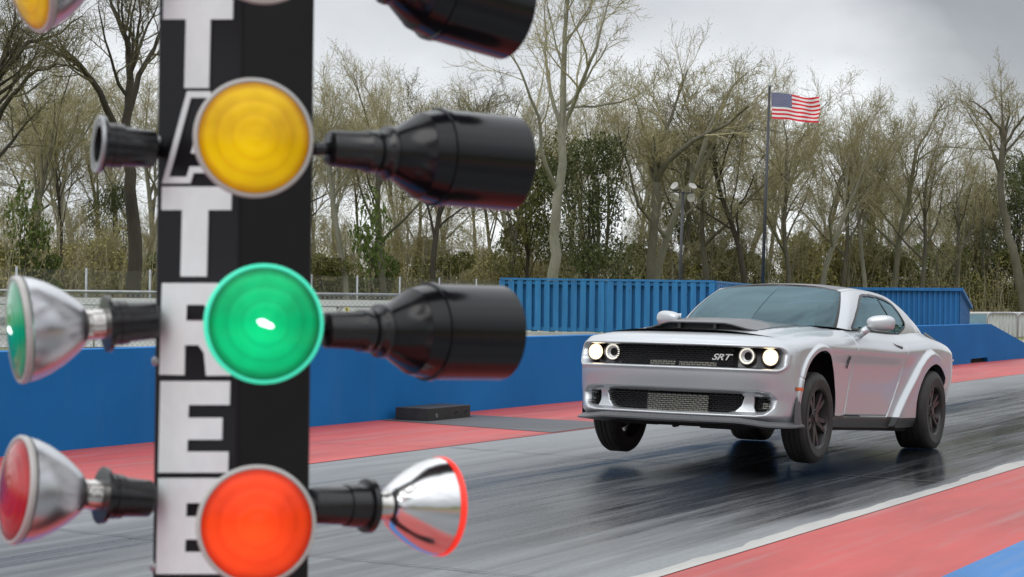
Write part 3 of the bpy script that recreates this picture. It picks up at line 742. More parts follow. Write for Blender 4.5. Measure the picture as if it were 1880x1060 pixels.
cg = (np.ones((nv-1, 1))*((gq[1:]+gq[:-1])/2)[None, :]); ct = ((tq[1:]+tq[:-1])/2)[:, None]*np.ones((1, len(gq)-1))
WIN = [(1.86, 1.032), (1.68, 1.150), (1.45, 1.278), (1.34, 1.328), (1.259, 1.345), (1.05, 1.358), (.85, 1.358), (.65, 1.348), (.451, 1.318), (.375, 1.26), (.310, 1.165), (.36, 1.130), (.53, 1.075), (.658, 1.050), (.999, 1.041)]
sdW = sdpoly(wX, wZ, WIN); inside = cg > gl_[3]+.02
sdW = np.where(inside & (wY > .3) & (cg < gl_[9]), sdW, 1)
wsl = gl_[3]-.010
wc = np.full(wX.shape, 1)                          # 1 pillar paint 2 side glass 3 trim 4 windshield 5 frit 6 rear glass
wc[sdW < .020] = 3; wc[sdW < 0] = 2
ws = cg < wsl
wc[ws] = 4; wc[ws & ((cg > wsl-.030) | (ct > .965))] = 5
rr = cg > gl_[10]
wc[rr] = 6; wc[rr & ((cg < gl_[10]+.03) | (ct > .94))] = 5
pill = grid_part('roof_pillar', W, wc == 1, M['paint'], CAR)
Wt = W.copy(); Wt[..., :2] += gn[None]*.003
Wi = W.copy(); Wi[..., :2] -= gn[None]*.006
for s_ in (False, 'only'):
    sw_ = grid_part('side_window', Wi, wc == 2, M['glass'], CAR, s_)
    grid_part('window_trim', Wt, wc == 3, M['trim'], sw_, s_)
    # division between the door glass and the quarter glass
    m = MB(); sg = 1 if s_ is False else -1
    P = [(.66, 1.05), (.735, 1.15), (.83, 1.27), (.865, 1.345)]; pts = []
    for x, z in P:
        i = np.argmin((W[..., 0]-x)**2+(W[..., 2]-z)**2+(W[..., 1] < .4)*9); q = W.reshape(-1, 3)[i]; pts.append(q*[1, sg, 1])
    m.tube(pts, .0030, 6); m.build('division_bar', M['trim'], sw_)
wsd = grid_part('windshield', W, wc == 4, M['glass'], CAR)
Wf = W.copy(); Wf[..., :2] += gn[None]*.0015
rw_ = grid_part('rear_window', W, wc == 6, M['glass'], CAR)
grid_part('window_border', Wf, (wc == 5) & ~rr, M['trim'], wsd); grid_part('window_border', Wf, (wc == 5) & rr, M['trim'], rw_)
# roof
yr = T0[gq <= gl_[3]]; rside = T0[(gq >= gl_[3]) & (gq <= gl_[9])]; rrear = T0[gq >= gl_[9]]
nr, nc = 90, 50; RF = np.zeros((nr, nc, 3))
sp_x = [-.05, .04, .30, .65, 1.0, 1.30, 1.535]; sp_z = [1.360, 1.370, 1.416, 1.446, 1.455, 1.447, 1.420]
for b_, v in enumerate(np.linspace(0, 1, nc)):
    yy = v*.578; x0 = np.interp(yy, yr[:, 1], yr[:, 0]); x1 = np.interp(v*.585, rrear[::-1, 1], rrear[::-1, 0])
    x = x0+(x1-x0)*np.linspace(0, 1, nr)
    yrail = np.interp(-x, -rside[:, 0], rside[:, 1]); zr_ = np.interp(-x, -rside[:, 0], rside[:, 2])
    RF[:, b_, 0] = x; RF[:, b_, 1] = yrail*v
    zs = pchip(sp_x, sp_z, np.clip(x, -.05, 1.535)); RF[:, b_, 2] = zr_+(zs-zr_)*(1-v**2.4)
RF[..., 2] += .0015
rcy = cellavg(RF[..., 1]); rv = cellavg(np.ones((nr, 1))*np.linspace(0, 1, nc)[None, :])
grid_part('roof', RF, rv < .90, M['satin'], CAR)
grid_part('roof_rail', RF, rv >= .90, M['paint'], CAR)
# ---- nose furniture
gr = MB()
def brick(y0, y1, z0, z1, dep, pitch_z, pitch_y, bar, clipf):
    n = int(round((z1-z0)/pitch_z))
    for i in range(n+1):
        z = z0+(z1-z0)*i/n; ys = np.arange(y0, y1+.001, .03); run = []
        for y in ys:
            if clipf(y, z) < -.002: run.append((nose(y, z)-dep, y, z))
            else:
                if len(run) > 1: gr.tube(run, bar, 4, smooth=False)
                run = []
        if len(run) > 1: gr.tube(run, bar, 4, smooth=False)
        if i < n:
            zc = z+(z1-z0)/n/2; y = y0+(pitch_y/2 if i % 2 else 0)
            while y <= y1:
                if clipf(y, zc) < -.006: gr.box((nose(y, zc)-dep, y, zc), (bar*1.6, bar*1.5, (z1-z0)/n))
                y += pitch_y
f1 = lambda y, z: float(rrect(np.array(y), np.array(z), 0, .697, .505, .078, .02))
f2 = lambda y, z: float(sdpoly(np.array([abs(y)]), np.array([z]), LCEN)[0])
f3 = lambda y, z: float(sdpoly(np.array([abs(y)]), np.array([z]), LSID)[0])
brick(-.50, .50, .622, .772, .058, .0165, .044, .0030, f1)
gobj = gr.build('upper_grille', M['grille'], bumper)
gr = MB(); brick(-.60, .60, .270, .412, .055, .0165, .044, .0030, f2); gr.build('lower_grille', M['grille'], bumper)
for s in (-1, 1):
    gr = MB(); brick(*sorted((s*.69, s*.80)), .292, .392, .055, .0165, .044, .0030, f3); gr.build('side_vent', M['grille'], bumper)
m = MB(); 
def curved_panel(y0, y1, z0, z1, dep, n=14, mat=0):
    V = []
    for y in np.linspace(y0, y1, n):
        V += [(nose(y, z0)-dep, y, z0), (nose(y, z1)-dep, y, z1)]
    m.add(V, [(2*i, 2*i+2, 2*i+3, 2*i+1) for i in range(n-1)])
curved_panel(-.22, .30, .272, .398, .078); m.build('radiator', M['radiator'], bumper)
m = MB(); curved_panel(-.20, .02, .624, .660, .082); curved_panel(.05, .36, .624, .652, .082); m.build('cooler', M['radiator'], bumper)
m = MB(); curved_panel(.715, .775, .305, .355, .072, 5); m.build('oil_cooler', M['radiator'], bumper)
for s in (-1, 1): m = MB(); curved_panel(*sorted((s*.50, s*.86)), .618, .776, .155); m.build('lamp_backing', M['bezel'], bumper)
def font_mesh(txt, size, shear=0, ext=.002, name='lettering'):
    cu = bpy.data.curves.new(name, 'FONT'); cu.body = txt; cu.size = size; cu.shear = shear; cu.extrude = ext; cu.offset = size*.018; cu.resolution_u = 4; cu.space_character = .95
    o = bpy.data.objects.new(name, cu); COL.objects.link(o); dg = bpy.context.evaluated_depsgraph_get()
    me = bpy.data.meshes.new_from_object(o.evaluated_get(dg)); bpy.data.objects.remove(o); bpy.data.curves.remove(cu)
    return me
me = font_mesh('SRT', .066, .42); me.materials.append(M['chrome']); o = link('badge', me, gobj)
for v in me.vertices: v.co.x *= 1.42
o.matrix_local = Matrix(((0, 0, 1, 0), (1, 0, 0, 0), (0, 1, 0, 0), (0, 0, 0, 1))); o.location = (nose(.41, .695)-.046, .325, .674)
o.rotation_euler.rotate_axis('Y', 0)
def headlight(y, z, x, lit):
    root = MB(); root.lathe([(0, .071), (.014, .072), (.018, .068), (.012, .064), (-.02, .055), (-.03, .02), (-.03, 0)], (x, y, z), (1, 0, 0), 40)
    h = root.build('headlight', M['bezel'], CAR)
    k = MB(); k.lathe([(.004, .0625), (.010, .0620), (.010, .0515), (.002, .0500)], (x, y, z), (1, 0, 0), 40); k.build('halo_ring', M['halo2'] if lit else M['halo'], h)
    if lit:
        k = MB(); k.lathe([(-.004, .0505), (.006, .049), (.014, .036), (.018, .0)], (x, y, z), (1, 0, 0), 40); k.build('projector', M['hl'], h)
    else:
        k = MB(); k.lathe([(-.006, .050), (.000, .046), (-.012, .041), (-.016, .040), (-.008, .036), (-.03, .030)], (x, y, z), (1, 0, 0), 32); k.build('inner_bowl', M['chrome'], h)
        k = MB(); k.lathe([(-.020, .034), (-.025, .02), (-.026, 0)], (x, y, z), (1, 0, 0), 24); k.build('projector', M['cavity'], h)
for s in (1, -1):
    headlight(s*.754, .711, 3.656, True); headlight(s*.578, .713, 3.705, False)
# splitter: a plate that follows the nose and kicks out at the corners
m = MB(); n = 90; V = []
fs = np.linspace(0, SL[6]-.10, n)
oo = catmull(SL, OUT, fs); no = catmull(SL, nrm, fs); no /= np.linalg.norm(no, axis=1)[:, None]
for sgn in (1, -1):
    V = []
    for i in range(n):
        t = fs[i]/fs[-1]; off = .003+.018*sst(.60, .88, t); zz = .205-.022*sst(.45, .70, t)+.012*sst(.80, 1, t)
        p = oo[i]+no[i]*off; q = oo[i]-no[i]*.20
        V += [(p[0], sgn*p[1], zz), (p[0], sgn*p[1], zz-.013), (q[0], sgn*q[1], zz-.03), (q[0], sgn*q[1], zz+.032), (oo[i][0]-no[i][0]*.030, sgn*(oo[i][1]-no[i][1]*.030), zz+.030)]
    F = []
    for i in range(n-1):
        for c in range(5): F.append((5*i+c, 5*i+(c+1) % 5, 5*i+5+(c+1) % 5, 5*i+5+c))
    F.append(tuple(5*(n-1)+c for c in range(5)))
    m.add(V, F, 0, True)
spl = m.build('splitter', M['splitter'], bumper, auto=30)
# splitter ends turned up in front of the wheel
for sgn in (1, -1):
    m = MB(); V = []
    for i, a in enumerate(np.linspace(0, 1, 24)):
        z = .19+a*.36; wv = .105*(1-a)**.8+.004
        xa = AF[0]+math.sqrt(max(0, (RA+.002)**2-(z-AF[1])**2))
        for x, o_ in ((xa, .012), (xa+wv*.5, .016), (xa+wv, .002)):
            yy = np.interp(-x, -OUT[:8, 0], OUT[:8, 1])+o_; V.append((x, sgn*yy, z))
    m.add(V, [(3*i+c, 3*i+c+1, 3*i+4+c, 3*i+3+c) for i in range(23) for c in range(2)], 0, True)
    m.build('arch_deflector', M['splitter'], bumper)
# underbody, tubs
m = MB()
m.box((1.35, 0, .225), (2.0, 1.62, .13)); m.box((3.28, 0, .235), (.75, 1.0, .12)); m.box((3.50, -.05, .172), (.10, 1.20, .05)); m.box((3.42, .30, .150), (.10, .40, .03), bev=.01)
m.box((3.46, -.42, .158), (.06, .30, .03), bev=.01); m.box((2.9, 0, .20), (.16, 1.1, .08), bev=.02); m.box((-.45, 0, .36), (.9, 1.2, .2), bev=.03)
m.tube([(3.45, -.10, .155), (3.52, -.10, .15)], .02, 10); m.tube([(-.2, .45, .28), (-1.0, .45, .30)], .05, 12); m.tube([(-.2, -.45, .28), (-1.0, -.45, .30)], .05, 12)
m.box((2.9, 0, .62), (1.3, 1.0, .30)); m.box((0, 0, .6), (1.6, 1.0, .3))
m.build('underbody', M['under'], CAR)
for (ax, az) in (AF, AR):
    for s in (1, -1):
        m = MB(); m.lathe([(0, 0), (0, RA+.02), (.325, RA+.02), (.340, RA+.004)], (ax, s*.58, az), (0, s, 0), 56)
        kf = [f for f in m.f if np.mean([m.v[i][2] for i in f]) > .27]; m.f = kf; m.mi = [0]*len(kf); m.sm = [True]*len(kf); m.build('wheel_well', M['under'], CAR)
# cabin
m = MB(); m.box((1.0, 0, .55), (2.2, 1.40, .5)); m.box((2.0, 0, .93), (.5, 1.38, .16), bev=.06); m.build('dashboard', M['seat'], CAR)
for y in (.36, -.36):
    m = MB(); m.box((.95, y, 1.0), (.16, .50, .50), (np.array([.97, 0, .22]), np.array([0, 1, 0]), np.array([-.22, 0, .97])), bev=.06); m.box((.87, y, 1.245), (.09, .27, .15), bev=.04); m.build('seat', M['seat'], CAR)
m = MB(); ctr = np.array([1.62, .36, 1.02]); dv = np.array([.9, 0, -.43]); dv /= np.linalg.norm(dv)
m.tube([ctr+.18*(math.cos(t)*np.array([0, 1, 0])+math.sin(t)*np.array([.43, 0, .9])) for t in np.linspace(0, 2*math.pi, 32)], .014, 8, cap=False); m.tube([ctr, ctr+dv*.25], .03, 8); m.build('steering_wheel', M['seat'], CAR)
# mirrors
def superell(c, r, e=2.6, nu=24, nvv=36):
    V = []
    for a in np.linspace(-math.pi/2, math.pi/2, nu):
        for b_ in np.linspace(0, 2*math.pi, nvv, endpoint=False):
            f = lambda t: math.copysign(abs(t)**(2/e), t)
            V.append((c[0]+r[0]*f(math.cos(a))*f(math.cos(b_)), c[1]+r[1]*f(math.cos(a))*f(math.sin(b_)), c[2]+r[2]*f(math.sin(a))))
    F = [(i*nvv+j, i*nvv+(j+1) % nvv, (i+1)*nvv+(j+1) % nvv, (i+1)*nvv+j) for i in range(nu-1) for j in range(nvv)]
    return V, F
for s in (1, -1):
    m = MB(); V, F = superell((0, 0, 0), (.062, .120, .068))
    V = [(x*(1-.25*y/.12*s), y, z*(1+.10*y/.12*s)) for x, y, z in V]
    V = [(x+1.745+.10*y*s*-1, y+s*.995, z+1.085+.02*s*y) for x, y, z in V]
    m.add(V, F, 0, True); m.tube([(1.80, s*.83, .985), (1.79, s*.90, 1.035)], [.036, .032], 12); m.build('door_mirror', M['paint'], CAR)
    m = MB(); m.box((1.683, s*.995, 1.085), (.004, .19, .10), bev=.001); m.build('mirror_glass', M['chrome'], CAR)
# door handle, fender emblem, filler cap
def flank(x, z, off=0):
    i = np.argmin((Xg-x)**2+(Zg-z)**2+(Yg < .7)*9); return P3.reshape(-1, 3)[i]+np.array([0, off, 0])
for s in (1, -1):
    m = MB(); V = []
    for x, z, o_ in ((1.03, .945, .001), (.98, .930, .014), (.90, .922, .022), (.845, .920, .012), (.835, .912, .003)):
        q = flank(x, z, o_); V += [q*[1, s, 1], (q-[0, .012, .016])*[1, s, 1]]
    m.add(V, [(2*i, 2*i+2, 2*i+3, 2*i+1) for i in range(4)], 0, True); 
    m.build('door_handle', M['paint'], CAR)
    m = MB(); pts = [(1.01, .930), (.95, .913), (.88, .897), (.850, .899), (.845, .912), (.93, .922)]
    V = [flank(x, z, .0025)*[1, s, 1] for x, z in pts]; m.add(V, [tuple(range(6))]); m.build('handle_recess', M['cavity'], CAR)
# horned head emblem
EM = [(-.018, .052), (-.008, .030), (-.002, .028), (.006, .034), (.014, .056), (.020, .036), (.016, .018), (.024, .004), (.014, -.004), (.020, -.018), (.008, -.020), (.012, -.036), (.000, -.056), (-.010, -.040), (-.004, -.024), (-.018, -.020), (-.010, -.006), (-.022, .002), (-.014, .012), (-.022, .026)]
for s in (1, -1):
    q = flank(2.288, .731); m = MB(); up_ = (flank(2.288, .781)-flank(2.288, .681))*[1, s, 1]; up_[0] = 0; up_ /= np.linalg.norm(up_); xd_ = (flank(2.36, .731)-flank(2.22, .731))*[1, s, 1]; xd_ /= np.linalg.norm(xd_); nn_ = np.cross(up_, xd_); nn_ = nn_ if nn_[1]*s > 0 else -nn_; m.prism([(u, v) for u, v in EM], (q[0], s*(q[1]+.006), q[2]), xd_, up_, nn_, .006); m.build('fender_emblem', M['grille'], CAR)
q = np.array([-.36, .80, 1.053]); i = np.argmin(((P3-q)**2).sum(-1)); q = P3.reshape(-1, 3)[i]
fn = np.array([-.05, .62, .78]); fn /= np.linalg.norm(fn)
m = MB(); m.lathe([(.0, .078), (.008, .078), (.010, .070), (.006, .062), (.006, .035), (.009, .032), (.009, 0)], q-fn*.001, fn, 32); m.build('fuel_cap', M['grille'], CAR)
# badge writing on the tail side, exhausts
m = MB(); q = flank(-.78, .86, .002); m.box((q[0], q[1], q[2]), (.09, .003, .02)); m.build('tail_badge', M['chrome'], CAR)
# ---- wheels
def wheel(c, s, R, wd, rr_, droop=0, front=True, spin=.3):
    root = empty('wheel'); root.parent = CAR; root.location = c
    y0, y1 = -wd/2, wd/2
    prof = [(y0+.012, rr_-.008), (y0+.004, rr_+.012), (y0, (R+rr_)/2), (y0+.008, R-.035), (y0+.026, R-.010), (y0+.05, R-.002)]
    for g in np.linspace(y0+wd*.22, y1-wd*.22, 4): prof += [(g-.0045, R), (g-.003, R-.007), (g+.003, R-.007), (g+.0045, R)]
    prof += [(y1-.05, R-.002), (y1-.026, R-.010), (y1-.008, R-.035), (y1-.002, R-.06), (y1, (R+rr_)/2+.01), (y1+.002, (R+rr_)/2), (y1, (R+rr_)/2-.01), (y1-.004, rr_+.012), (y1-.012, rr_-.008)]
    m = MB(); m.lathe([(a*s, r) for a, r in prof], (0, 0, 0), (0, 1, 0), 80)
    if not front:      # squashed where it carries the launch
        out_ = []
        for v in m.v:
            p = CMX@np.array([v[0]+c[0], v[1]+c[1], v[2]+c[2]])+CO
            if p[2] < .002: p[2] = .002; 
            q = CMX.T@(p-CO)-np.array(c)
            lowf = max(0, .12-p[2])/.12; q[1] += math.copysign(.012*lowf, q[1]); out_.append(tuple(q))
        m.v = out_
    m.build('tyre', M['tyre'], root, auto=50)
    m = MB(); rb = rr_
    m.lathe([(s*(-wd/2+.012), rb-.004), (s*(-wd/2+.03), rb-.02), (s*(-.02), rb-.045), (s*(wd/2-.05), rb-.022), (s*(wd/2-.018), rb-.012), (s*(wd/2-.006), rb+.002), (s*(wd/2-.012), rb+.006)], (0, 0, 0), (0, 1, 0), 64)
    dep = wd/2-.022
    for k in range(5):
        for tw in (-.165, .165):
            t = spin+2*math.pi*k/5; a0 = t+tw*.9; a1 = t+tw*1.15
            P = []
            for r, aa, hw, yy, th in ((.045, t+tw*1.5, .026, dep-.030, .036), (.115, t+tw*1.05, .023, dep-.016, .036), (rb-.030, a1, .0195, dep-.004, .036), (rb-.010, a1, .022, dep-.008, .03)):
                d_ = np.array([math.cos(aa), 0, math.sin(aa)]); e_ = np.array([-math.sin(aa), 0, math.cos(aa)])
                P += [d_*r-e_*hw+np.array([0, s*(yy-th), 0]), d_*r-e_*hw*.75+np.array([0, s*yy, 0]), d_*r+e_*hw*.75+np.array([0, s*yy, 0]), d_*r+e_*hw+np.array([0, s*(yy-th), 0])]
            m.add(P, [(4*i+c_, 4*i+(c_+1) % 4, 4*i+4+(c_+1) % 4, 4*i+4+c_) for i in range(3) for c_ in range(4)])
    m.lathe([(s*(dep-.06), .074), (s*(dep-.03), .070), (s*(dep-.022), .060), (s*(dep-.020), .036), (s*(dep-.010), .034), (s*(dep-.008), .0)], (0, 0, 0), (0, 1, 0), 32)
    for k in range(5):
        t = spin+2*math.pi*(k+.5)/5; m.lathe([(0, .010), (.012, .010), (.014, 0)], (.052*math.cos(t), s*(dep-.026), .052*math.sin(t)), (0, s, 0), 6)
    m.build('rim', M['rimm'], root, auto=30)
    m = MB(); m.lathe([(s*.012, .05), (s*.012, .165), (s*-.012, .165), (s*-.012, .05)], (0, 0, 0), (0, 1, 0), 40); m.lathe([(s*-.03, 0), (s*-.03, .09), (s*.02, .09)], (0, 0, 0), (0, 1, 0), 24); m.build('brake_disc', M['disc'], root)
    m = MB(); m.box((-.13, 0, .05), (.07, .09, .16), bev=.012); m.build('brake_caliper', M['trim'], root)
    return root
for s in (1, -1):
    wheel((3.0, s*.825, .258), s, .363, .218, .240, spin=.95)
    wheel((.015, s*.835, RZ), s, .372, .318, .226, front=False, spin=1.25)
    m = MB(); m.tube([(3.0, s*.66, .30), (2.98, s*.60, .85)], .035, 10); m.tube([(3.0, s*.70, .22), (2.95, s*.35, .22)], .025, 8); m.tube([(0, s*.7, RZ), (0, 0, RZ)], .05, 10); m.build('suspension', M['under'], CAR)
# ------------------------------------------------------------------ things along the strip
def pix_ab(px, py, b):
    r = ray(px, py); k = b/(r@NB); p = CPOS+r*k; return p@T, p[2]
M['box'] = simple('black_rubber_coating', (.022, .021, .022), .6, var=.25, scale=9, bmp=.2)
M['steelp'] = simple('galvanised_pipe', (.34, .36, .37), .5, .6, var=.2, scale=8)
M['whitew'] = simple('weathered_white_paint', (.62, .63, .63), .6, var=.12, scale=1.2)
M['fblue'] = None
# timing box on the red shoulder: body with drilled openings
bx = empty('timing_box', trk(17.9, 10.95), 'low black box with round openings on the red shoulder by the wall', 'box')
aT = math.atan2(T[1], T[0])
bx.rotation_euler = (0, 0, aT)
m = MB(); m.box((0, 0, .073), (.92, .43, .138), bev=.008); m.box((0, 0, .0045), (.96, .47, .008)); m.build('housing', M['box'], bx)
for x, y_, r in ((-.28, .055, .022), (.14, .07, .028), (.36, .07, .030)):
    m = MB(); m.lathe([(0, r), (.003, r), (.003, r*.72), (-.0, r*.7)], (x, -.2155, y_), (0, -1, 0), 20); m.build('port', M['steelp'] if x < 0 else M['trim'], bx)
    m = MB(); m.lathe([(.0005, r*.72), (.0006, 0)], (x, -.2155, y_), (0, -1, 0), 20); m.build('port_opening', M['cavity'], bx)

def wood_blue(name, lo, hi):
    m, nt, b = mk(name)
    f = noise(nt, 2.0, 8, .65, (3, 3, .35)); g = noise(nt, 5, 4, .5)
    oi = N(nt, 'ShaderNodeTexCoord')
    c = ramp(nt, f, [(.28, lo), (.72, hi)])
    c = mixc(nt, ramp(nt, g, [(.26, (.75,)*3), (.31, (0,)*3)]), c, (.008, .03, .10))
    c = mixc(nt, math_(nt, 'MULTIPLY', ramp(nt, noise(nt, 1, 6, .7, (6, 6, .7)), [(.60, (0,)*3), (.72, (1,)*3)]), .35), c, (.10, .25, .50))
    nt.links.new(c, b.inputs['Base Color']); b.inputs['Roughness'].default_value = .6; bump(nt, b, f, .4, .01); return m
M['fblue'] = wood_blue('blue_painted_boards', (.010, .120, .31), (.018, .205, .48))
M['fblue2'] = wood_blue('blue_painted_corrugation', (.006, .105, .31), (.010, .15, .41))
# board fence: boards alternating on the two faces of the rails
FA0, FA1 = atY(923, 512, 45.0), atY(1308, 517, 44.0); FA2 = atY(1420, 527, 60.0)
bf = empty('board_fence', (FA0[0], FA0[1], 0), 'blue painted wooden board fence with gaps between its boards behind the wall', 'fence')
def fence_run(P, Q, zt0, zt1, zb0, zb1, first):
    P = np.array([P[0]-FA0[0], P[1]-FA0[1], 0]); Q = np.array([Q[0]-FA0[0], Q[1]-FA0[1], 0]); L = np.linalg.norm(Q-P); X = (Q-P)/L; Y = np.array([-X[1], X[0], 0])
    rng = random.Random(11); mF, mB = MB(), MB(); n = int(L/.213); cw = .142
    for i in range(n+1):
        t = i/n
        for mm, off, sh in ((mF, -.065, 0), (mB, .065, .5)):
            tt = min(1, (i+sh)/n); zt = zt0+(zt1-zt0)*tt-.03+rng.uniform(-.006, .006); zb = zb0+(zb1-zb0)*tt+rng.uniform(-.02, .02)
            p = P+X*L*tt+Y*(off+rng.uniform(-.004, .004)); tw = rng.uniform(-.03, .03)
            mm.box(p+UP*(zt+zb)/2, (cw*rng.uniform(.93, 1.04), .018, zt-zb), (X*math.cos(tw)+Y*math.sin(tw), Y*math.cos(tw)-X*math.sin(tw), UP+X*rng.uniform(-.006, .006)))
    mF.build('front_boards', M['fblue'], bf); mB.build('rear_boards', M['fblue'], bf)
    for fr in (.04, .93):
        m = MB(); za, zb_ = zb0+(zt0-zb0)*fr, zb1+(zt1-zb1)*fr
        C = (P+Q)/2+UP*(za+zb_)/2; d = Q-P+UP*(zb_-za); L2 = np.linalg.norm(d); d = d/L2
        m.box(C, (L2, .08, .09 if fr < .9 else .07), (d, Y, np.cross(d, Y))); m.build('rail', M['fblue'], bf)
    m = MB(); C = (P+Q)/2+UP*(zt0+zt1)/2; d = Q-P+UP*(zt1-zt0); L2 = np.linalg.norm(d); d = d/L2
    m.box(C+UP*.0, (L2+.1, .17, .05), (d, Y, np.cross(d, Y))); m.build('cap_rail', M['fblue'], bf)
    k = max(2, int(L/2.44))
    for i in range(k+1):
        p = P+X*L*i/k; zt = zt0+(zt1-zt0)*i/k-.06
        m = MB(); m.box(p+UP*zt/2, (.09, .07, zt), (X, Y, UP)); m.build('post', M['fblue'], bf)
zb_a, zb_b = atY(923, 606, 45)[2], atY(1308, 615, 44)[2]
fence_run(FA0, FA1, FA0[2], FA1[2], zb_a, zb_b, True)
fence_run(FA1+np.array([.05, .1, 0]), FA2, FA1[2]-.01, FA2[2], zb_b, zb_b, False)
# corrugated blue shed wall with a cut-away end
CA, CB, CCe = atY(1425, 527, 62), atY(1763, 529, 62), atY(1781, 563, 66)
cs_ = empty('corrugated_shed', (CA[0], CA[1], 0), 'long low blue corrugated metal shed with a sloping end beyond the car', 'shed')
def corr(P, Q, zP, zQ, pitch, depth, name):
    P = np.array([P[0]-CA[0], P[1]-CA[1], 0]); Q = np.array([Q[0]-CA[0], Q[1]-CA[1], 0]); L = np.linalg.norm(Q-P); X = (Q-P)/L; Y = np.array([X[1], -X[0], 0])
    n = int(L/pitch); V = []
    for i in range(n):
        for f, o in ((0, 0), (.42, 0), (.5, depth), (.92, depth)):
            t = (i+f)/n; p = P+X*L*t+Y*(-o)
            V += [p, p+UP*(zP+(zQ-zP)*t)]
    m = MB(); m.add(V, [(2*i, 2*i+2, 2*i+3, 2*i+1) for i in range(len(V)//2-1)]); o = m.build(name, M['fblue2'], cs_)
    m = MB(); d = Q-P+UP*(zQ-zP); L2 = np.linalg.norm(d); d /= L2
    m.box((P+Q)/2+UP*(zP+zQ)/2+Y*.03, (L2+.08, .14, .10), (d, Y, np.cross(d, Y))); m.build('edge_flashing', M['fblue2'], cs_)
corr(CA, CB, CA[2]-.05, CB[2]-.05, .175, .05, 'front_wall')
corr(CB, CCe, CB[2]-.05, CCe[2]-.05, .175, .05, 'end_wall')
m = MB(); R3 = lambda p: np.array([p[0]-CA[0], p[1]-CA[1], 0])
m.add([R3(CA)+UP*(CA[2]-.06), R3(CB)+UP*(CB[2]-.06), R3(CCe)+UP*(CCe[2]-.06), R3(CCe)+UP*(CCe[2]-.06)+np.array([-12, 2, 0]), R3(CA)+np.array([.3, 3, CA[2]-.06])], [(0, 1, 2, 3, 4)]); m.build('roof', M['fblue2'], cs_)
# chain link fences
def wire_mat(name, col, sx, sz, th, amt):
    m, nt, b = mk(name); out = nt.nodes['Material Output']
    tc = N(nt, 'ShaderNodeTexCoord'); sp = N(nt, 'ShaderNodeSeparateXYZ'); nt.links.new(tc.outputs['Object'], sp.inputs[0])
    res = None
    for sg in (1, -1):
        q = math_(nt, 'ADD', math_(nt, 'DIVIDE', sp.outputs[0], sx), math_(nt, 'MULTIPLY', math_(nt, 'DIVIDE', sp.outputs[2], sz), sg))
        q = math_(nt, 'ABSOLUTE', math_(nt, 'SUBTRACT', math_(nt, 'FRACT', math_(nt, 'ADD', q, 500)), .5))
        q = math_(nt, 'LESS_THAN', q, th); res = q if res is None else math_(nt, 'MAXIMUM', res, q)
    b.inputs['Base Color'].default_value = (*col, 1); b.inputs['Roughness'].default_value = .6; b.inputs['Metallic'].default_value = .2
    nt.links.new(math_(nt, 'MULTIPLY', res, amt), b.inputs['Alpha']); return m
def link_fence(name, label, P, Q, zt, zb, step, mat, pr, group=None, mid=None, lean=None, rail=True):
    L = math.hypot(Q[0]-P[0], Q[1]-P[1]); root = empty(name, (P[0], P[1], 0), label, 'fence', group); root.rotation_euler = (0, 0, math.atan2(Q[1]-P[1], Q[0]-P[0]))
    m = MB(); n = 24; V = []
    m.add([(0, 0, zb), (L, 0, zb), (L, 0, zt), (0, 0, zt)], [(0, 1, 2, 3)]); m.build('wire_mesh', mat, root)
    if rail: m = MB(); m.tube([(0, 0, zt), (L, 0, zt)], pr, 6); m.build('top_rail', M['steelp'], root)
    if mid: m = MB(); m.tube([(0, 0, mid), (L, 0, mid)], pr*.8, 6); m.build('middle_rail', M['steelp'], root)
    x = step*.37; i = 0
    while x < L:
        dx = .10 if lean and i == lean else 0
        m = MB(); m.tube([(x, 0, 0), (x+dx, 0, zt+.06)], pr*1.15, 6); m.build('post', M['steelp'], root); x += step; i += 1
    return root
# near fence: its top rail stands just above eye level
Pn, Qn = atY(-120, 534, 25.5), atY(925, 540, 29.5)
link_fence('chain_link_fence', 'near chain link fence with a grey top rail behind the blue wall', Pn, Qn, 1.405, .05, 3.05, wire_mat('near_chain_link', (.36, .38, .38), .075, .075, .06, 1.0), .024, lean=2)
# far fence, parallel with the strip
Qf0 = np.array([-6.54, 69.8, 0]); dF_ = np.array([.4858, .8741, 0])
Pf, Qf = Qf0-dF_*24, Qf0+dF_*66
link_fence('perimeter_fence', 'far tall grey mesh perimeter fence at the foot of the wood', Pf, Qf, 2.12, .05, 3.02, wire_mat('far_chain_link', (.20, .20, .18), .075, .075, .08, .62), .036, rail=False)
# pipe railing and the long white barrier behind it
Pr, Qr = atY(-60, 556, 34), atY(700, 562, 37)
rl = empty('pipe_railing', (Pr[0], Pr[1], 0), 'thin grey pipe railing in front of the long white barrier', 'railing'); L = math.hypot(Qr[0]-Pr[0], Qr[1]-Pr[1]); rl.rotation_euler = (0, 0, math.atan2(Qr[1]-Pr[1], Qr[0]-Pr[0]))
for z in (1.17, .62): m = MB(); m.tube([(0, 0, z), (L, 0, z)], .020, 6); m.build('rail', M['steelp'], rl)
x = .4
while x < L: m = MB(); m.tube([(x, 0, 0), (x, 0, 1.17)], .02, 6); m.build('post', M['steelp'], rl); x += 1.9
Pw, Qw = atY(-160, 560, 46), atY(1310, 560, 58)
L = math.hypot(Qw[0]-Pw[0], Qw[1]-Pw[1]); wb = empty('white_barrier', (Pw[0], Pw[1], 0), 'long low white barrier beyond the chain link fence', 'barrier'); wb.rotation_euler = (0, 0, math.atan2(Qw[1]-Pw[1], Qw[0]-Pw[0]))
m = MB(); m.prism([(-.28, 0), (.28, 0), (.16, .30), (.09, 1.27), (-.09, 1.27), (-.16, .30)], (0, 0, 0), np.array([0, 1., 0]), UP, np.array([1., 0, 0]), L); m.build('barrier_body', M['whitew'], wb)
m = MB(); m.box((L/2, -.17, .68), (L, .05, .16)); m.build('rub_strip', M['steelp'], wb)
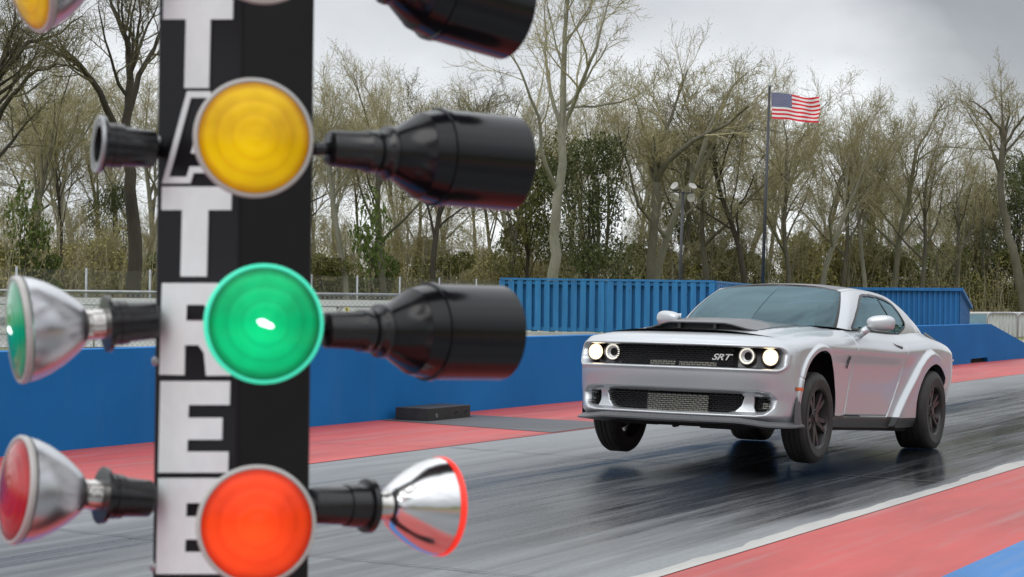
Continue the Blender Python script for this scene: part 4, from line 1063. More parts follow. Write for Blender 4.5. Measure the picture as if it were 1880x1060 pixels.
m = MB(); m.box((L/2, -.36, .45), (L, .05, .12)); m.build('lower_strip', M['whitew'], wb)
# hazard plates on the far railing
def plate(px, py, Y, w_, h_, label, stripes):
    p = atY(px, py, Y); root = empty('marker_plate', (p[0], p[1], p[2]), label, 'sign')
    m = MB(); m.box((0, 0, 0), (w_, .012, h_)); m.build('panel', simple('plate_'+('dark' if stripes else 'yellow'), (.03, .03, .03) if stripes else (.75, .62, .02), .5), root)
    m = MB()
    if stripes:
        for k in (-.30, .0, .30): m.prism([(k*w_-.05, -h_*.45), (k*w_+.0, -h_*.45), (k*w_+.09, h_*.45), (k*w_+.04, h_*.45)], (0, -.0075, 0), np.array([1., 0, 0]), UP, np.array([0, -1., 0]), .002)
    else: m.prism([(-w_*.2, -h_*.3), (w_*.25, -h_*.3), (w_*.05, h_*.3), (-w_*.3, h_*.25)], (0, -.0075, 0), np.array([1., 0, 0]), UP, np.array([0, -1., 0]), .002)
    m.build('marking', M['whitew'] if stripes else M['trim'], root)
    m = MB(); m.tube([(0, .03, -p[2]), (0, .03, h_/2)], .025, 6); m.build('post', M['steelp'], root)
plate(623, 569, 33.5, .10, .10, 'small dark plate with white diagonal stripes behind the fence', True)
plate(637, 568, 33.5, .075, .075, 'small yellow plate behind the chain link fence', False)
# crowd control barriers at the wall's far end and the pale container behind them
def crowd_barrier(P, Q, label):
    L = math.hypot(Q[0]-P[0], Q[1]-P[1]); root = empty('crowd_barrier', (P[0], P[1], 0), label, 'barrier', 'silver crowd barriers'); root.rotation_euler = (0, 0, math.atan2(Q[1]-P[1], Q[0]-P[0]))
    m = MB(); r = .14
    arc = [(r-r*math.cos(t), 0, 1.10-r+r*math.sin(t)) for t in np.linspace(0, math.pi/2, 6)]
    pts = [(0, 0, .12)]+arc+[(L-p[0], 0, p[2]) for p in reversed(arc)]+[(L, 0, .12)]
    m.tube(pts, .024, 8); m.tube([(0, 0, .18), (L, 0, .18)], .022, 6); m.build('frame', M['steelp'], root)
    n = int(L/.115); b_ = MB()
    for i in range(1, n): b_.tube([(L*i/n, 0, .18), (L*i/n, 0, 1.09)], .010, 5)
    b_.build('bars', M['steelp'], root)
    for x in (.25, L-.25): m = MB(); m.box((x, 0, .02), (.06, .6, .03)); m.tube([(x, 0, .03), (x, 0, .18)], .02, 6); m.build('foot', M['steelp'], root)
CB0 = [(1812, 1868, 50), (1868.5, 1926, 50.6)]
for (a, b_, Y), lb in zip(CB0, ('silver crowd barrier standing behind the sloping end of the blue wall', 'silver crowd barrier cut off by the right edge of the photo')):
    crowd_barrier(atY(a, 580, Y), atY(b_, 580, Y+.15), lb)
P, Q = atY(1768, 580, 72), atY(1990, 580, 80)
wc_ = empty('white_container', (P[0], P[1], 0), 'pale white corrugated container behind the crowd barriers', 'container'); L = math.hypot(Q[0]-P[0], Q[1]-P[1]); wc_.rotation_euler = (0, 0, math.atan2(Q[1]-P[1], Q[0]-P[0]))
V = []; n = int(L/.28)
for i in range(n):
    for f, o in ((0, 0), (.4, 0), (.5, .045), (.9, .045)): V += [((i+f)/n*L, o, .0), ((i+f)/n*L, o, .93)]
m = MB(); m.add(V, [(2*i, 2*i+2, 2*i+3, 2*i+1) for i in range(len(V)//2-1)]); m.box((L/2, 1.2, .955), (L+.06, 2.5, .06)); m.build('corrugated_side', M['whitew'], wc_)
m = MB(); m.box((.95, -.03, .50), (1.7, .02, .85)); m.build('blue_sheet', simple('faded_blue_sheet', (.22, .38, .50), .6), wc_)
# flag pole and flag
M['pole'] = simple('dark_pole_paint', (.05, .052, .056), .45, .3, var=.2, scale=4)
FD = 66.0
ft, fb = atY(1413, 160, FD), atY(1400, 520, FD)
dl = (ft-fb)/(ft[2]-fb[2]); base = ft-dl*ft[2]
fp = empty('flag_pole', base, 'tall dark flag pole standing behind the blue fence', 'flag pole')
m = MB(); m.tube([(0, 0, 0), dl*ft[2]], [.075, .045], 12); m.build('pole', M['pole'], fp)
m = MB(); V, F = superell(dl*ft[2]+UP*.05, (.07, .07, .07), 2, 10, 14); m.add(V, F, 0, True); m.build('finial', M['steelp'], fp)
m, nt, b = mk('flag_cloth')
uvn = N(nt, 'ShaderNodeAttribute', attribute_name='flag_uv'); sp = N(nt, 'ShaderNodeSeparateXYZ'); nt.links.new(uvn.outputs['Vector'], sp.inputs[0])
u_, v_ = sp.outputs[0], sp.outputs[1]
st = math_(nt, 'FRACT', math_(nt, 'MULTIPLY', v_, 6.5)); st = math_(nt, 'LESS_THAN', st, .5)   # 13 stripes
stripes = mixc(nt, st, (.86, .85, .84), (.74, .022, .045))
can = math_(nt, 'MULTIPLY', math_(nt, 'LESS_THAN', u_, .42), math_(nt, 'GREATER_THAN', v_, 6/13))
cu = math_(nt, 'MULTIPLY', u_, 6/.42); cv = math_(nt, 'MULTIPLY', math_(nt, 'SUBTRACT', v_, 6/13), 5/(7/13))
star = None
for ou, ov in ((0, 0), (.5, .5)):
    a = math_(nt, 'SUBTRACT', math_(nt, 'FRACT', math_(nt, 'ADD', cu, ou)), .5); b2 = math_(nt, 'SUBTRACT', math_(nt, 'FRACT', math_(nt, 'ADD', cv, ov)), .5)
    rr2 = math_(nt, 'SQRT', math_(nt, 'ADD', math_(nt, 'MULTIPLY', a, a), math_(nt, 'MULTIPLY', math_(nt, 'MULTIPLY', b2, b2), .8)))
    ang = math_(nt, 'ARCTAN2', b2, a); k5 = math_(nt, 'MULTIPLY', math_(nt, 'SINE', math_(nt, 'MULTIPLY', ang, 5)), .06)
    s_ = math_(nt, 'LESS_THAN', rr2, math_(nt, 'ADD', k5, .17)); star = s_ if star is None else math_(nt, 'MAXIMUM', star, s_)
canton = mixc(nt, star, (.022, .035, .17), (.80, .80, .80))
nt.links.new(mixc(nt, can, stripes, canton), b.inputs['Base Color']); b.inputs['Roughness'].default_value = .8
fw, fh = 1.86, .93; nu, nv_ = 70, 30; V = []; UVs = []
f0 = atY(1416, 170, FD)
for j in range(nv_+1):
    for i in range(nu+1):
        u, v = i/nu, j/nv_
        x = u*fw*.93; wv = .085*u**.6*math.sin(8.2*u+2.2*v+.4)+.05*u*math.sin(17*u-3*v+1)
        z = -(1-v)*fh*(1-.05*u)-.17*u+.05*u*math.sin(6*u+.6)-.02*math.sin(14*u+4*v)*u
        x -= .05*u*(1-v)+(.03*math.sin(9*v) if u > .9 else 0)
        V.append((x-.012*(1-v)*0+.035*(1-v), wv, z)); UVs.append((u, v, 0))
m = MB(); m.add(V, [(j*(nu+1)+i, j*(nu+1)+i+1, (j+1)*(nu+1)+i+1, (j+1)*(nu+1)+i) for j in range(nv_) for i in range(nu)], 0, True)
fo = m.build('flag', bpy.data.materials['flag_cloth']); fo.location = f0
at_ = fo.data.attributes.new('flag_uv', 'FLOAT_VECTOR', 'POINT'); at_.data.foreach_set('vector', np.array(UVs, np.float32).ravel())
tag(fo, 'stars and stripes flag flying from the tall dark pole', 'flag')
M['lampw'] = simple('dull_white_lamp_housing', (.40, .39, .36), .5, var=.15)
# lamp post with four floodlights
LD = 60.0
lt, lb = atY(1254, 352, LD), atY(1248, 516, LD); dl = (lt-lb)/(lt[2]-lb[2]); base = lt-dl*lt[2]
lp = empty('floodlight_pole', base, 'dark lamp post carrying four white floodlights in front of the trees', 'lamp post')
top = dl*lt[2]
m = MB(); m.tube([(0, 0, 0), top], [.07, .045], 10); m.build('pole', M['pole'], lp)
m = MB(); m.tube([top+np.array([-.34, 0, -.02]), top+np.array([.34, 0, -.05])], .022, 8); m.tube([top+np.array([0, -.3, -.02]), top+np.array([0, .3, -.05])], .022, 8); m.build('crossarm', M['pole'], lp)
for (dx, dy, dz), dd in (((-.26, .05, .17), (-.5, -.5, .45)), ((.30, .0, .16), (.35, -.6, .75)), ((-.24, -.1, -.16), (-.6, -.4, -.5)), ((.24, -.1, -.20), (.3, -.9, -.25))):
    p = top+np.array([dx, dy, dz]); m = MB(); m.lathe([(-.13, .02), (-.11, .05), (-.04, .11), (.03, .14), (.045, .14), (.04, .125), (.02, 0)], p, dd, 18); h = m.build('floodlight', M['lampw'], lp)
    m = MB(); m.tube([top+np.array([dx*.9, dy, -.03]), p], .018, 6); m.build('bracket', M['pole'], h)

# ------------------------------------------------------------------ trees
def bark(name, lo, hi):
    m, nt, b = mk(name)
    f = noise(nt, .9, 7, .65, (1, 1, .3)); g = noise(nt, 14, 5, .7, (1, 1, .25))
    nt.links.new(mixc(nt, .6, ramp(nt, f, [(.3, lo), (.7, hi)]), ramp(nt, g, [(.3, (.62,)*3), (.7, (1.25,)*3)]), 'MULTIPLY'), b.inputs['Base Color']); b.inputs['Roughness'].default_value = .9
    bump(nt, b, g, .5, .03); return m
M['bark_pale'] = bark('pale_grey_bark', (.16, .155, .115), (.32, .31, .245)); M['bark_mid'] = bark('grey_brown_bark', (.070, .064, .045), (.165, .152, .110)); M['bark_dark'] = bark('dark_brown_bark', (.025, .021, .016), (.075, .062, .046))
def leafm(name, cols, sc=.8, trans=.35):
    m, nt, b = mk(name)
    f = noise(nt, sc, 5, .7); g = noise(nt, 7, 3, .6)
    nt.links.new(mixc(nt, .7, ramp(nt, f, [(.28+.44*i/(len(cols)-1), c) for i, c in enumerate(cols)]), ramp(nt, g, [(.3, (.6,)*3), (.7, (1.35,)*3)]), 'MULTIPLY'), b.inputs['Base Color']); b.inputs['Roughness'].default_value = .65
    b.inputs['Specular IOR Level'].default_value = .25; return m
M['twig'] = leafm('twigs', [(.20, .175, .094), (.37, .33, .20)], .5); M['twig_pale'] = leafm('pale_twigs', [(.27, .24, .135), (.46, .415, .26)], .5); M['twig_dark'] = leafm('dark_twigs', [(.075, .066, .040), (.16, .14, .08)], .5)
M['bud'] = leafm('spring_buds', [(.20, .16, .065), (.25, .23, .075), (.19, .21, .05)], .3)
M['leaf_dark'] = leafm('evergreen_leaves', [(.034, .046, .016), (.075, .092, .032), (.12, .13, .05)], .9)
M['leaf_olive'] = leafm('olive_leaves', [(.075, .085, .024), (.13, .135, .040), (.165, .15, .06)], .7)
M['leaf_fresh'] = leafm('fresh_green_leaves', [(.050, .080, .018), (.090, .130, .030), (.13, .15, .045)], .9)
M['scrub'] = leafm('dry_scrub', [(.17, .195, .05), (.30, .285, .095), (.34, .29, .125), (.19, .26, .045)], .22)
M['stem'] = leafm('dry_stems', [(.22, .19, .12), (.46, .41, .29)], .6)

class Tree:
    def __init__(s, seed): s.r = np.random.RandomState(seed); s.trunk = MB(); s.crown = MB(); s.tips = []
    def branch(s, p, d, L, r0, lev, P):
        r = s.r; n = (7, 6, 5, 4, 3)[min(lev, 4)]; k = (8, 6, 5, 3, 3)[min(lev, 4)]
        pts = [p]; dirs = [d]; wob = (.065, .12, .16, .18, .19)[min(lev, 4)]*P.get('wob', 1)
        for i in range(n):
            d = d+r.normal(0, wob, 3)+np.array([0, 0, P.get('up', .10)*(1 if lev else .3)])
            d = d/np.linalg.norm(d); p = p+d*L/n; pts.append(p); dirs.append(d)
        rend = r0*(.5 if lev == 0 else .30); rad = [max(P['rmin'], r0+(rend-r0)*(i/n)**.9) for i in range(n+1)]
        s.put(pts, rad, lev, k); s.kids(pts, dirs, rad, L, lev, P)
    def put(s, pts, rad, lev, k):
        (s.trunk if lev <= 1 else s.crown).tube(pts, rad, k, 0, lev <= 2, lev == 0)
    def kids(s, pts, dirs, rad, L, lev, P, start=None):
        r = s.r; n = len(pts)-1
        if lev >= P['levels']:
            s.tips.append((pts[-1], dirs[-1])); s.tips.append((pts[len(pts)//2], dirs[-1])); return
        m = P['kids'][lev]; m = max(1, int(m*r.uniform(.8, 1.2)+.5)); st = P['start'][lev] if start is None else start
        for c in range(m):
            t = st+(1-st)*((c+r.uniform(.1, .9))/m)
            if c == m-1: t = 1.0
            x = t*n; i = min(int(x), n-1); f = x-i; p = pts[i]*(1-f)+pts[i+1]*f; d0 = dirs[min(i+1, n)]
            a = np.cross(d0, r.normal(0, 1, 3)); a /= np.linalg.norm(a)+1e-9
            ang = math.radians(r.uniform(*P['ang'][lev]))*(.5 if c == m-1 else 1); d = d0*math.cos(ang)+a*math.sin(ang)
            if lev <= 1 and d[2] < -.05: d[2] = abs(d[2])*.4
            d /= np.linalg.norm(d)
            ll = L*r.uniform(*P['ratio'][lev])*(1.12-.45*t if lev else 1.1-.35*t); rr3 = max(P['rmin'], (rad[i]*(1-f)+rad[i+1]*f)*r.uniform(.42, .66)*(1.2 if c == m-1 else 1))
            s.branch(p, d, ll, rr3, lev+1, P)
    def buds(s, n_per, size):
        V = []; F = []; r = s.r
        for p, d in s.tips:
            for _ in range(n_per):
                c = p+r.normal(0, .20, 3); a = r.normal(0, 1, 3); a /= np.linalg.norm(a); b = np.cross(a, r.normal(0, 1, 3)); b /= np.linalg.norm(b)+1e-9; q = size*r.uniform(.6, 1.3); o = len(V)
                V += [c-a*q, c+b*q*.45, c+a*q, c-b*q*.45]; F.append((o, o+1, o+2, o+3))
        s.crown.add(V, F, 1)
BASE = dict(levels=4, rmin=.0078, kids=(8, 6, 7, 5), start=(.40, .25, .15, .10), ang=((18, 46), (24, 52), (24, 56), (24, 60)), ratio=((.42, .70), (.42, .66), (.42, .64), (.45, .72)), up=.06)
def make_tree(seed, H, r0, barkm, twigm, P=None, buds=2, skeleton=None, lean=(0, 0), budsize=.030, budm='bud'):
    P = {**BASE, **(P or {})}; t = Tree(seed)
    if skeleton:
        for pts, ra, rb, lev, st in skeleton:
            pts = [np.array(p, float) for p in pts]; n = len(pts)
            fine = []                                        # smooth the drawn limb
            xk = np.arange(n); q = np.linspace(0, n-1, (n-1)*3+1); C = catmull(xk, np.array(pts), q)
            C[1:-1] += t.r.normal(0, .05, C[1:-1].shape)
            rad = list(np.linspace(ra, rb, len(C))); ds = [(C[min(i+1, len(C)-1)]-C[max(i-1, 0)]) for i in range(len(C))]; ds = [d/np.linalg.norm(d) for d in ds]
            C = list(C); t.put(C, rad, lev, 10 if lev == 0 else 7); L = sum(np.linalg.norm(C[i+1]-C[i]) for i in range(len(C)-1))
            t.kids(C, ds, rad, min(L, H*.55), max(lev, 0), P, st)
    else:
        t.branch(np.zeros(3), np.array([lean[0], lean[1], 1.0])/math.sqrt(1+lean[0]**2+lean[1]**2), H*.58, r0, 0, P)
    if buds: t.buds(buds, budsize)
    t.trunk_me = None
    root = empty('bare_tree'); t.trunk.build('trunk', M[barkm], root); t.crown.build('crown', [M[twigm], M[budm]], root)
    return root
def drop(root): 
    for c in list(root.children): bpy.data.objects.remove(c)
    bpy.data.objects.remove(root)
KINDS_ = [make_tree(21, 17, .21, 'bark_mid', 'twig'), make_tree(22, 18, .20, 'bark_pale', 'twig_pale', dict(kids=(9, 6, 7, 6), start=(.5, .25, .2, .15))),
          make_tree(23, 16, .19, 'bark_dark', 'twig_dark', dict(up=.04, wob=1.6)), make_tree(24, 18, .16, 'bark_mid', 'twig_pale', dict(ang=((10, 26), (16, 38), (20, 48), (22, 52)))),
          make_tree(25, 15, .15, 'bark_mid', 'twig', dict(kids=(10, 6, 6, 6), start=(.28, .2, .2, .1))), make_tree(26, 17, .20, 'bark_pale', 'twig', dict(up=.04, wob=1.3)),
          make_tree(27, 16, .13, 'bark_dark', 'twig', dict(ang=((10, 26), (18, 42), (20, 50), (22, 55)), start=(.55, .25, .2, .15))), make_tree(28, 13, .085, 'bark_pale', 'twig_pale', dict(kids=(8, 5, 6, 5), start=(.3, .2, .2, .1)))]
KH = [17, 18, 16, 18, 15, 17, 16, 13]
used = set()
def row_depth(px): return 92+max(0, min(1, (px-0)/1880))*50
def place(kind, px, Y, top_py, label, group=None, rz=None, rng=None):
    p = atY(px, 530, Y); Ht = atY(px, top_py, Y)[2]
    if kind in used: o = copy_tree(KINDS_[kind])
    else: o = KINDS_[kind]; used.add(kind)
    o.location = (p[0], p[1], 0); real = KREAL[kind]; s = Ht/real; o.scale = (s*rng.uniform(.9, 1.12),)*2+(s,); o.rotation_euler = (0, 0, rng.uniform(0, 6.28) if rz is None else rz)
    return tag(o, label, 'tree', group)
KREAL = []
for o in KINDS_:
    KREAL.append(max(v.co.z for c in o.children for v in c.data.vertices))
rng = random.Random(42)
def top_line(px):
    return float(np.interp(px, [-60, 60, 150, 300, 450, 600, 720, 830, 900, 1000, 1100, 1160, 1270, 1380, 1450, 1530, 1600, 1690, 1760, 1830, 1940], [60, 30, 60, 20, 60, 60, 70, 110, 130, 60, 70, 130, 85, 110, 100, 170, 160, 190, 235, 200, 230]))
NEAR = [  # individually recognisable trees: kind, px, depth, top
 (0, 705, 100, 62, 'bare tree with several upright limbs just right of the starting lamps'), (2, 795, 104, 95, 'dark crooked bare tree between two black lamp shades'),
 (1, 640, 98, 60, 'pale slim bare tree close beside the post of starting lamps'), (5, 1195, 112, 85, 'broad bare tree behind the floodlight pole'),
 (0, 1300, 116, 80, 'round-topped bare tree to the right of the floodlight pole'), (2, 1375, 112, 105, 'dark forked bare tree just left of the flag pole'),
 (5, 1500, 122, 140, 'bare tree with a wide round crown right of the flag'), (1, 1590, 126, 150, 'pale bare tree above the right half of the car roof'), (0, 1690, 128, 175, 'bare tree with a drooping right shoulder above the blue shed'),
 (3, 60, 92, 10, 'tall slim bare tree at the left edge of the wood'), (6, 120, 95, 140, 'thin dark bare tree left of the broken-limbed tree'), (3, 930, 108, 120, 'slim bare tree left of the tall pale tree'), (3, 1090, 110, 120, 'slim bare tree right of the tall pale tree'), (4, 1450, 118, 100, 'bushy bare tree behind the flag'),
 (0, 1752, 134, 215, 'bare tree between the blue shed and the leaning tree'), (3, 1815, 138, 240, 'slim bare tree behind the leaning tree at the right edge'), (5, 1640, 130, 150, 'bare tree with a wide crown over the middle of the blue shed'), (0, 1545, 126, 150, 'dense bare tree between the flag and the blue shed'), (4, 1250, 120, 95, 'bushy bare tree directly behind the four floodlights')]
for k, px, Y, ty, lb in NEAR: place(k, px, Y, ty, lb, 'bare trees at the front of the wood', rng=rng)
lab = {0: 'grey-brown bare tree deep in the wood', 1: 'pale bare tree deep in the wood', 2: 'dark crooked bare tree deep in the wood', 3: 'slim upright bare tree deep in the wood', 4: 'low-branching bare tree deep in the wood', 5: 'spreading pale-barked bare tree deep in the wood', 6: 'thin dark bare tree deep in the wood', 7: 'young pale sapling at the edge of the wood'}
grp = {k: v.replace(' tree ', ' trees ').replace(' sapling ', ' saplings ') for k, v in lab.items()}
for i in range(50):
    px = -70+(i+rng.uniform(-.3, .3))*2010/49; k = rng.choice([0, 1, 2, 3, 4, 5, 6, 3, 1]); Y = row_depth(px)+rng.uniform(8, 42)
    place(k, px, Y, top_line(px)+rng.uniform(5, 120), lab[k], grp[k], rng=rng)
for i in range(46):
    px = -50+(i+rng.uniform(-.4, .4))*1990/45; Y = row_depth(px)+rng.uniform(-7, 2)
    place(7, px, Y, rng.uniform(270, 410), lab[7], grp[7], rng=rng)
for i, o in enumerate(KINDS_):
    if i not in used: drop(o)
# three trees with a shape of their own
def hero(seed, px0, Y, lines, r, bk, tw, label, P=None, buds=2):
    p0 = atY(px0, 530, Y); sk = []
    for pl, ra, rb, lev, st in lines:
        pts = []
        for q in pl:
            w_ = atY(q[0], q[1], Y+(q[2] if len(q) > 2 else 0)); pts.append((w_[0]-p0[0], w_[1]-p0[1], w_[2]))
        sk.append((pts, ra, rb, lev, st))
    o = make_tree(seed, 18, .3, bk, tw, P, buds, sk); o.location = (p0[0], p0[1], 0); return tag(o, label, 'tree', 'bare trees at the front of the wood')
HP = dict(kids=(9, 6, 6, 5), ratio=((.32, .55), (.42, .64), (.40, .60), (.42, .66)), rmin=.0095)
hero(51, 1014, 97, [([(1014, 590), (1016, 500), (1021, 400), (1030, 300), (1033, 200), (1036, 110), (1040, 40), (1046, -40)], .34, .07, 0, .55),
    ([(1030, 268), (1044, 215), (1075, 140, -2), (1100, 60, -3), (1125, -20, -3)], .15, .04, 1, .3), ([(1031, 240), (1010, 170), (1003, 90, 2), (1000, 10, 3)], .13, .03, 1, .3),
    ([(1019, 345), (1003, 300, -1), (985, 210, -2), (955, 130, -3), (930, 90, -3)], .13, .03, 1, .35), ([(1032, 205), (1070, 195, 1), (1130, 190, 2), (1160, 180, 2)], .09, .02, 1, .3)], .34, 'bark_pale', 'twig_pale', 'very tall pale-barked bare tree behind the left end of the blue fence', HP)
hero(52, 242, 84, [([(246, 590), (246, 480), (243, 380), (235, 290), (232, 225), (238, 150), (232, 80), (205, 10)], .36, .09, 0, .62),
    ([(236, 300), (205, 225, -1), (170, 150, -2), (122, 97, -3)], .20, .10, 1, .62), ([(234, 215), (258, 140, 1), (285, 85, 2), (300, 40, 2)], .17, .05, 1, .3), ([(237, 140), (262, 70, 2), (290, 10, 3)], .10, .03, 1, .3)], .36, 'bark_dark', 'twig_dark', 'thick dark bare tree with a broken limb left of the post', HP)
hero(53, 1878, 120, [([(1885, 590), (1872, 510), (1852, 430), (1838, 370), (1836, 310), (1842, 262)], .33, .16, 0, .75),
    ([(1842, 262), (1826, 225), (1800, 195, -1), (1780, 185, -2)], .12, .03, 1, .3), ([(1842, 262), (1852, 215, 1), (1850, 180, 1)], .12, .03, 1, .3), ([(1841, 270), (1870, 225, -1), (1900, 195, -2)], .12, .03, 1, .3)], .33, 'bark_mid', 'twig', 'leaning bare tree at the right edge in front of dark evergreens', HP)
hero(54, 1196, 106, [([(1196, 590), (1198, 470), (1205, 390), (1206, 335)], .30, .22, 0, .98), ([(1206, 335), (1240, 285, -1), (1290, 250, -2), (1340, 225, -3), (1375, 195, -4)], .19, .05, 1, .45), ([(1206, 335), (1215, 270, 1), (1240, 190, 2), (1262, 130, 2)], .16, .04, 1, .4), ([(1206, 345), (1190, 270, 1), (1165, 180, 2)], .13, .03, 1, .4)], .3, 'bark_mid', 'twig_pale', 'bare tree whose long limb leans right across the wood', HP)
hero(55, 20, 80, [([(-40, 590), (-42, 430), (-30, 300), (-20, 200), (0, 120)], .34, .14, 0, .7), ([(-25, 250), (20, 180, -1), (70, 130, -2), (120, 120, -3)], .14, .03, 1, .3), ([(-10, 150), (40, 90), (90, 70, 1), (150, 30, 2)], .13, .03, 1, .3), ([(-30, 320), (20, 260, 1), (60, 215, 1)], .11, .03, 1, .3), ([(0, 120), (20, 60), (60, 20)], .1, .03, 1, .3)], .34, 'bark_dark', 'twig_dark', 'dark bare tree reaching in from the left edge of the photo', HP)

# leafy evergreens and bushes: leaf sprays spread through an uneven crown
def leafy(seed, R, H, n, size, leaf, clumps=9, trunk=.16, name='evergreen_tree'):
    r = np.random.RandomState(seed); cl = []
    for c in range(clumps):
        a = r.uniform(0, 6.28); q = r.uniform(0, 1)**.5*.72; h = r.uniform(.32, .92)
        cl.append((np.array([R*q*math.cos(a), R*q*math.sin(a), H*h]), R*r.uniform(.28, .52)*(1.15-.5*abs(h-.55))))
    V = []; F = []
    for i in range(n):
        c, rad = cl[r.randint(clumps)]; d = r.normal(0, 1, 3); d /= np.linalg.norm(d); p = c+d*rad*(r.uniform(.25, 1)**.5)*np.array([1, 1, .72])
        a = d*.5+r.normal(0, .8, 3)+np.array([0, 0, -.2]); a /= np.linalg.norm(a); b = np.cross(a, r.normal(0, 1, 3)); b /= np.linalg.norm(b)+1e-9; q = size*r.uniform(.5, 1.35); o = len(V)
        V += [p-a*q, p+b*q*.5, p+a*q, p-b*q*.5]; F.append((o, o+1, o+2, o+3))
    root = empty(name); m = MB(); m.add(V, F); m.build('crown', M[leaf], root)
    m = MB(); m.tube([(0, 0, 0), (.05*R, 0, H*.35), (-.03*R, .04*R, H*.7)], [trunk, trunk*.7, trunk*.3], 7)
    for c, rad in cl: m.tube([(.05*R, 0, max(.2, min(H*.35, c[2]*.5))), c*np.array([.5, .5, .8]), c], [trunk*.24, trunk*.14, .015], 5)
    m.build('trunk', M['bark_dark'], root); return root
EV = [leafy(61, 4.2, 10.5, 11000, .11, 'leaf_dark', 17), leafy(62, 3.6, 9, 7500, .11, 'leaf_olive', 11)]
BU = [leafy(63, 2.0, 3.6, 5200, .085, 'leaf_olive', 8, .05, 'bush'), leafy(64, 1.7, 3.0, 4600, .08, 'leaf_fresh', 8, .05, 'bush'), leafy(65, 2.2, 3.8, 5600, .08, 'scrub', 9, .05, 'bush'), leafy(66, 1.9, 4.0, 4600, .09, 'leaf_dark', 9, .05, 'bush')]
seen = set()
def put_leafy(src, px, Y, top_py, wpx, label, cat, group=None):
    p = atY(px, 530, Y); z = atY(px, top_py, Y)[2]
    o = src if src.name not in seen else copy_tree(src); seen.add(src.name)
    dims = np.array([v.co for v in src.children[0].data.vertices]); top = dims[:, 2].max(); wid = np.ptp(dims[:, 0])
    s = z/top; o.scale = (wpx/CF*Y/wid, wpx/CF*Y/wid, s); o.location = (p[0], p[1], 0); o.rotation_euler = (0, 0, rng.uniform(0, 6.28)); return tag(o, label, cat, group)
ev_g = 'leafy evergreen trees in the wood'
put_leafy(EV[0], 1078, 106, 236, 185, 'dark green evergreen tree right behind the tall pale tree', 'tree', ev_g)
put_leafy(EV[1], 965, 108, 235, 150, 'dark green evergreen tree left of the tall pale tree', 'tree', ev_g)
put_leafy(EV[0], 1868, 138, 268, 150, 'large dark evergreen tree at the right edge of the photo', 'tree', ev_g)
put_leafy(EV[0], 1790, 142, 330, 120, 'dark evergreen tree left of the leaning tree at the right edge', 'tree', ev_g)
put_leafy(EV[1], 1215, 122, 365, 130, 'olive green leafy tree low behind the floodlight pole', 'tree', ev_g)
put_leafy(EV[0], 1320, 126, 355, 130, 'dark leafy tree low to the left of the flag pole', 'tree', ev_g)
put_leafy(EV[1], 1620, 132, 405, 120, 'olive leafy tree low above the blue shed', 'tree', ev_g)
put_leafy(EV[0], 205, 98, 330, 110, 'dark leafy tree low behind the broken-limbed tree', 'tree', ev_g)
bl = ['olive green bush at the foot of the wood', 'fresh green bush at the foot of the wood', 'dry brown bush at the foot of the wood', 'dark evergreen bush at the foot of the wood']
for i in range(44):
    px = -60+(i+rng.uniform(-.45, .45))*2000/43; k = rng.choice([0, 2, 2, 2, 2, 1, 0, 1]); Y = row_depth(px)+rng.uniform(-12, 10)
    put_leafy(BU[k], px, Y, rng.uniform(420, 475), rng.uniform(80, 150), bl[k], 'bush', bl[k].replace(' bush ', ' bushes '))
YT = leafy(67, 1.9, 4.6, 800, .13, 'leaf_fresh', 9, .05, 'young_tree')
put_leafy(YT, 682, 97, 335, 105, 'sparse bright green young tree beside the middle black lamp shade', 'tree'); put_leafy(YT, 45, 86, 325, 120, 'sparse bright green young tree at the left edge', 'tree')
for o in BU+EV:
    if o.name not in seen: drop(o)
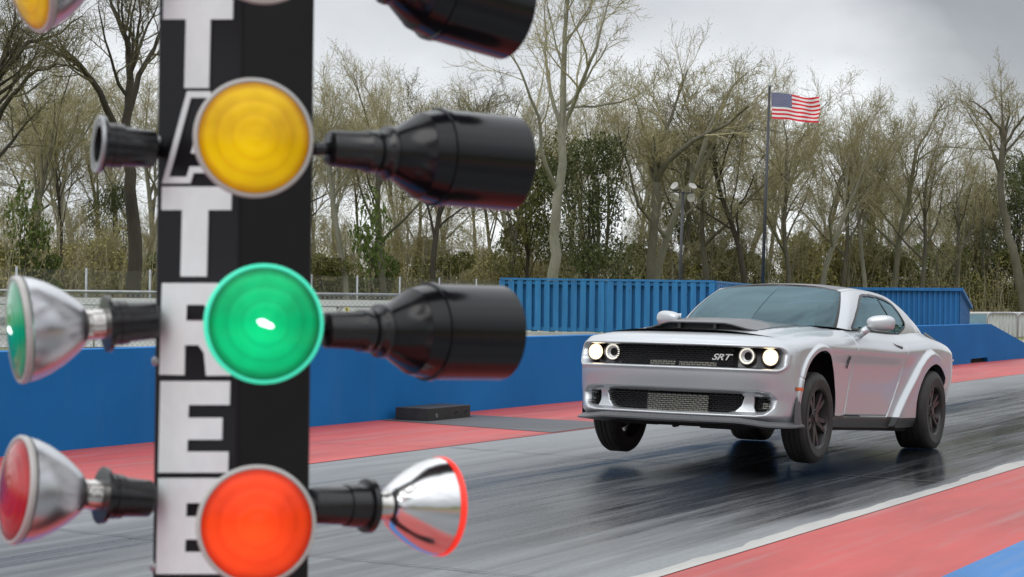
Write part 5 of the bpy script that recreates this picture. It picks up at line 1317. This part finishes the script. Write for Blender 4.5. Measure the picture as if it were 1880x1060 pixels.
# thicket: stems and leaves past counting
r = np.random.RandomState(9); m = MB(); V = []; F = []
sV = MB()
for i in range(9000):
    px = r.uniform(-90, 1970); Y = row_depth(px)+r.uniform(-9, 26); p = atY(px, 530, Y); h = 6.0*r.uniform(.25, 1)**1.3; x, y = p[0], p[1]; a, b_ = r.normal(0, .16, 2); rr_ = r.uniform(.008, .020)
    sV.tube([(x, y, 0), (x+a*h*.5, y+b_*h*.5, h*.55), (x+a*h*1.3, y+b_*h*1.3, h)], [rr_, rr_*.75, rr_*.4], 3, 1, False, False)
def leaf_cloud(r, n, dy0, dy1, hfun, q0, q1, zp):
    px = r.uniform(-90, 1970, n); Y = 92+np.clip(px/1880, 0, 1)*50+r.uniform(dy0, dy1, n); z = np.maximum(.05, hfun(px)*r.uniform(0, 1, n)**zp*r.uniform(.5, 1.35, n))
    c = np.stack([(px-940)/CF*Y, Y, z], -1); a = r.normal(0, 1, (n, 3)); a /= np.linalg.norm(a, axis=1)[:, None]; b_ = np.cross(a, r.normal(0, 1, (n, 3))); b_ /= np.linalg.norm(b_, axis=1)[:, None]+1e-9
    q = r.uniform(q0, q1, n)[:, None]; return np.stack([c-a*q, c+b_*q*.4, c+a*q, c-b_*q*.4], 1).reshape(-1, 3)
LV = np.concatenate([leaf_cloud(r, 150000, -9, 18, lambda p: 3.3+.8*np.sin(p*.011)+.7*np.sin(p*.031+1)+.4*np.sin(p*.11), .035, .105, .8),
                     leaf_cloud(r, 80000, 16, 44, lambda p: 5.0+.9*np.sin(p*.017)+.9*np.sin(p*.043+2)+.5*np.sin(p*.13), .05, .14, .7)])
sV.add(LV, np.arange(len(LV)).reshape(-1, 4).tolist(), 0)
th = sV.build('undergrowth', [M['scrub'], M['stem']]); tag(th, 'tangled olive and brown thicket along the foot of the wood', 'undergrowth', None, 'stuff')

# unseen belt of wood added behind and to the right, blocks low sky light
r = np.random.RandomState(77); V = []; F = []
for i in range(16000):
    a = math.radians(r.uniform(28, 250)); R0 = 95+18*math.sin(a*5)+r.uniform(0, 30); hm = 11+3*math.sin(a*23)+2.5*math.sin(a*57+1)
    c = np.array([R0*math.sin(a), R0*math.cos(a), hm*r.uniform(0, 1)**.8]); d = r.normal(0, 1, 3); d /= np.linalg.norm(d); b_ = np.cross(d, r.normal(0, 1, 3)); b_ /= np.linalg.norm(b_)+1e-9; q = r.uniform(.6, 1.5); o = len(V)
    V += [c-d*q, c+b_*q*.6, c+d*q, c-b_*q*.6]; F.append((o, o+1, o+2, o+3))
m = MB(); m.add(V, F); o = m.build('added_wood_belt', M['scrub']); tag(o, 'unseen belt of wood added to block low sky light', 'wood', None, 'stuff')
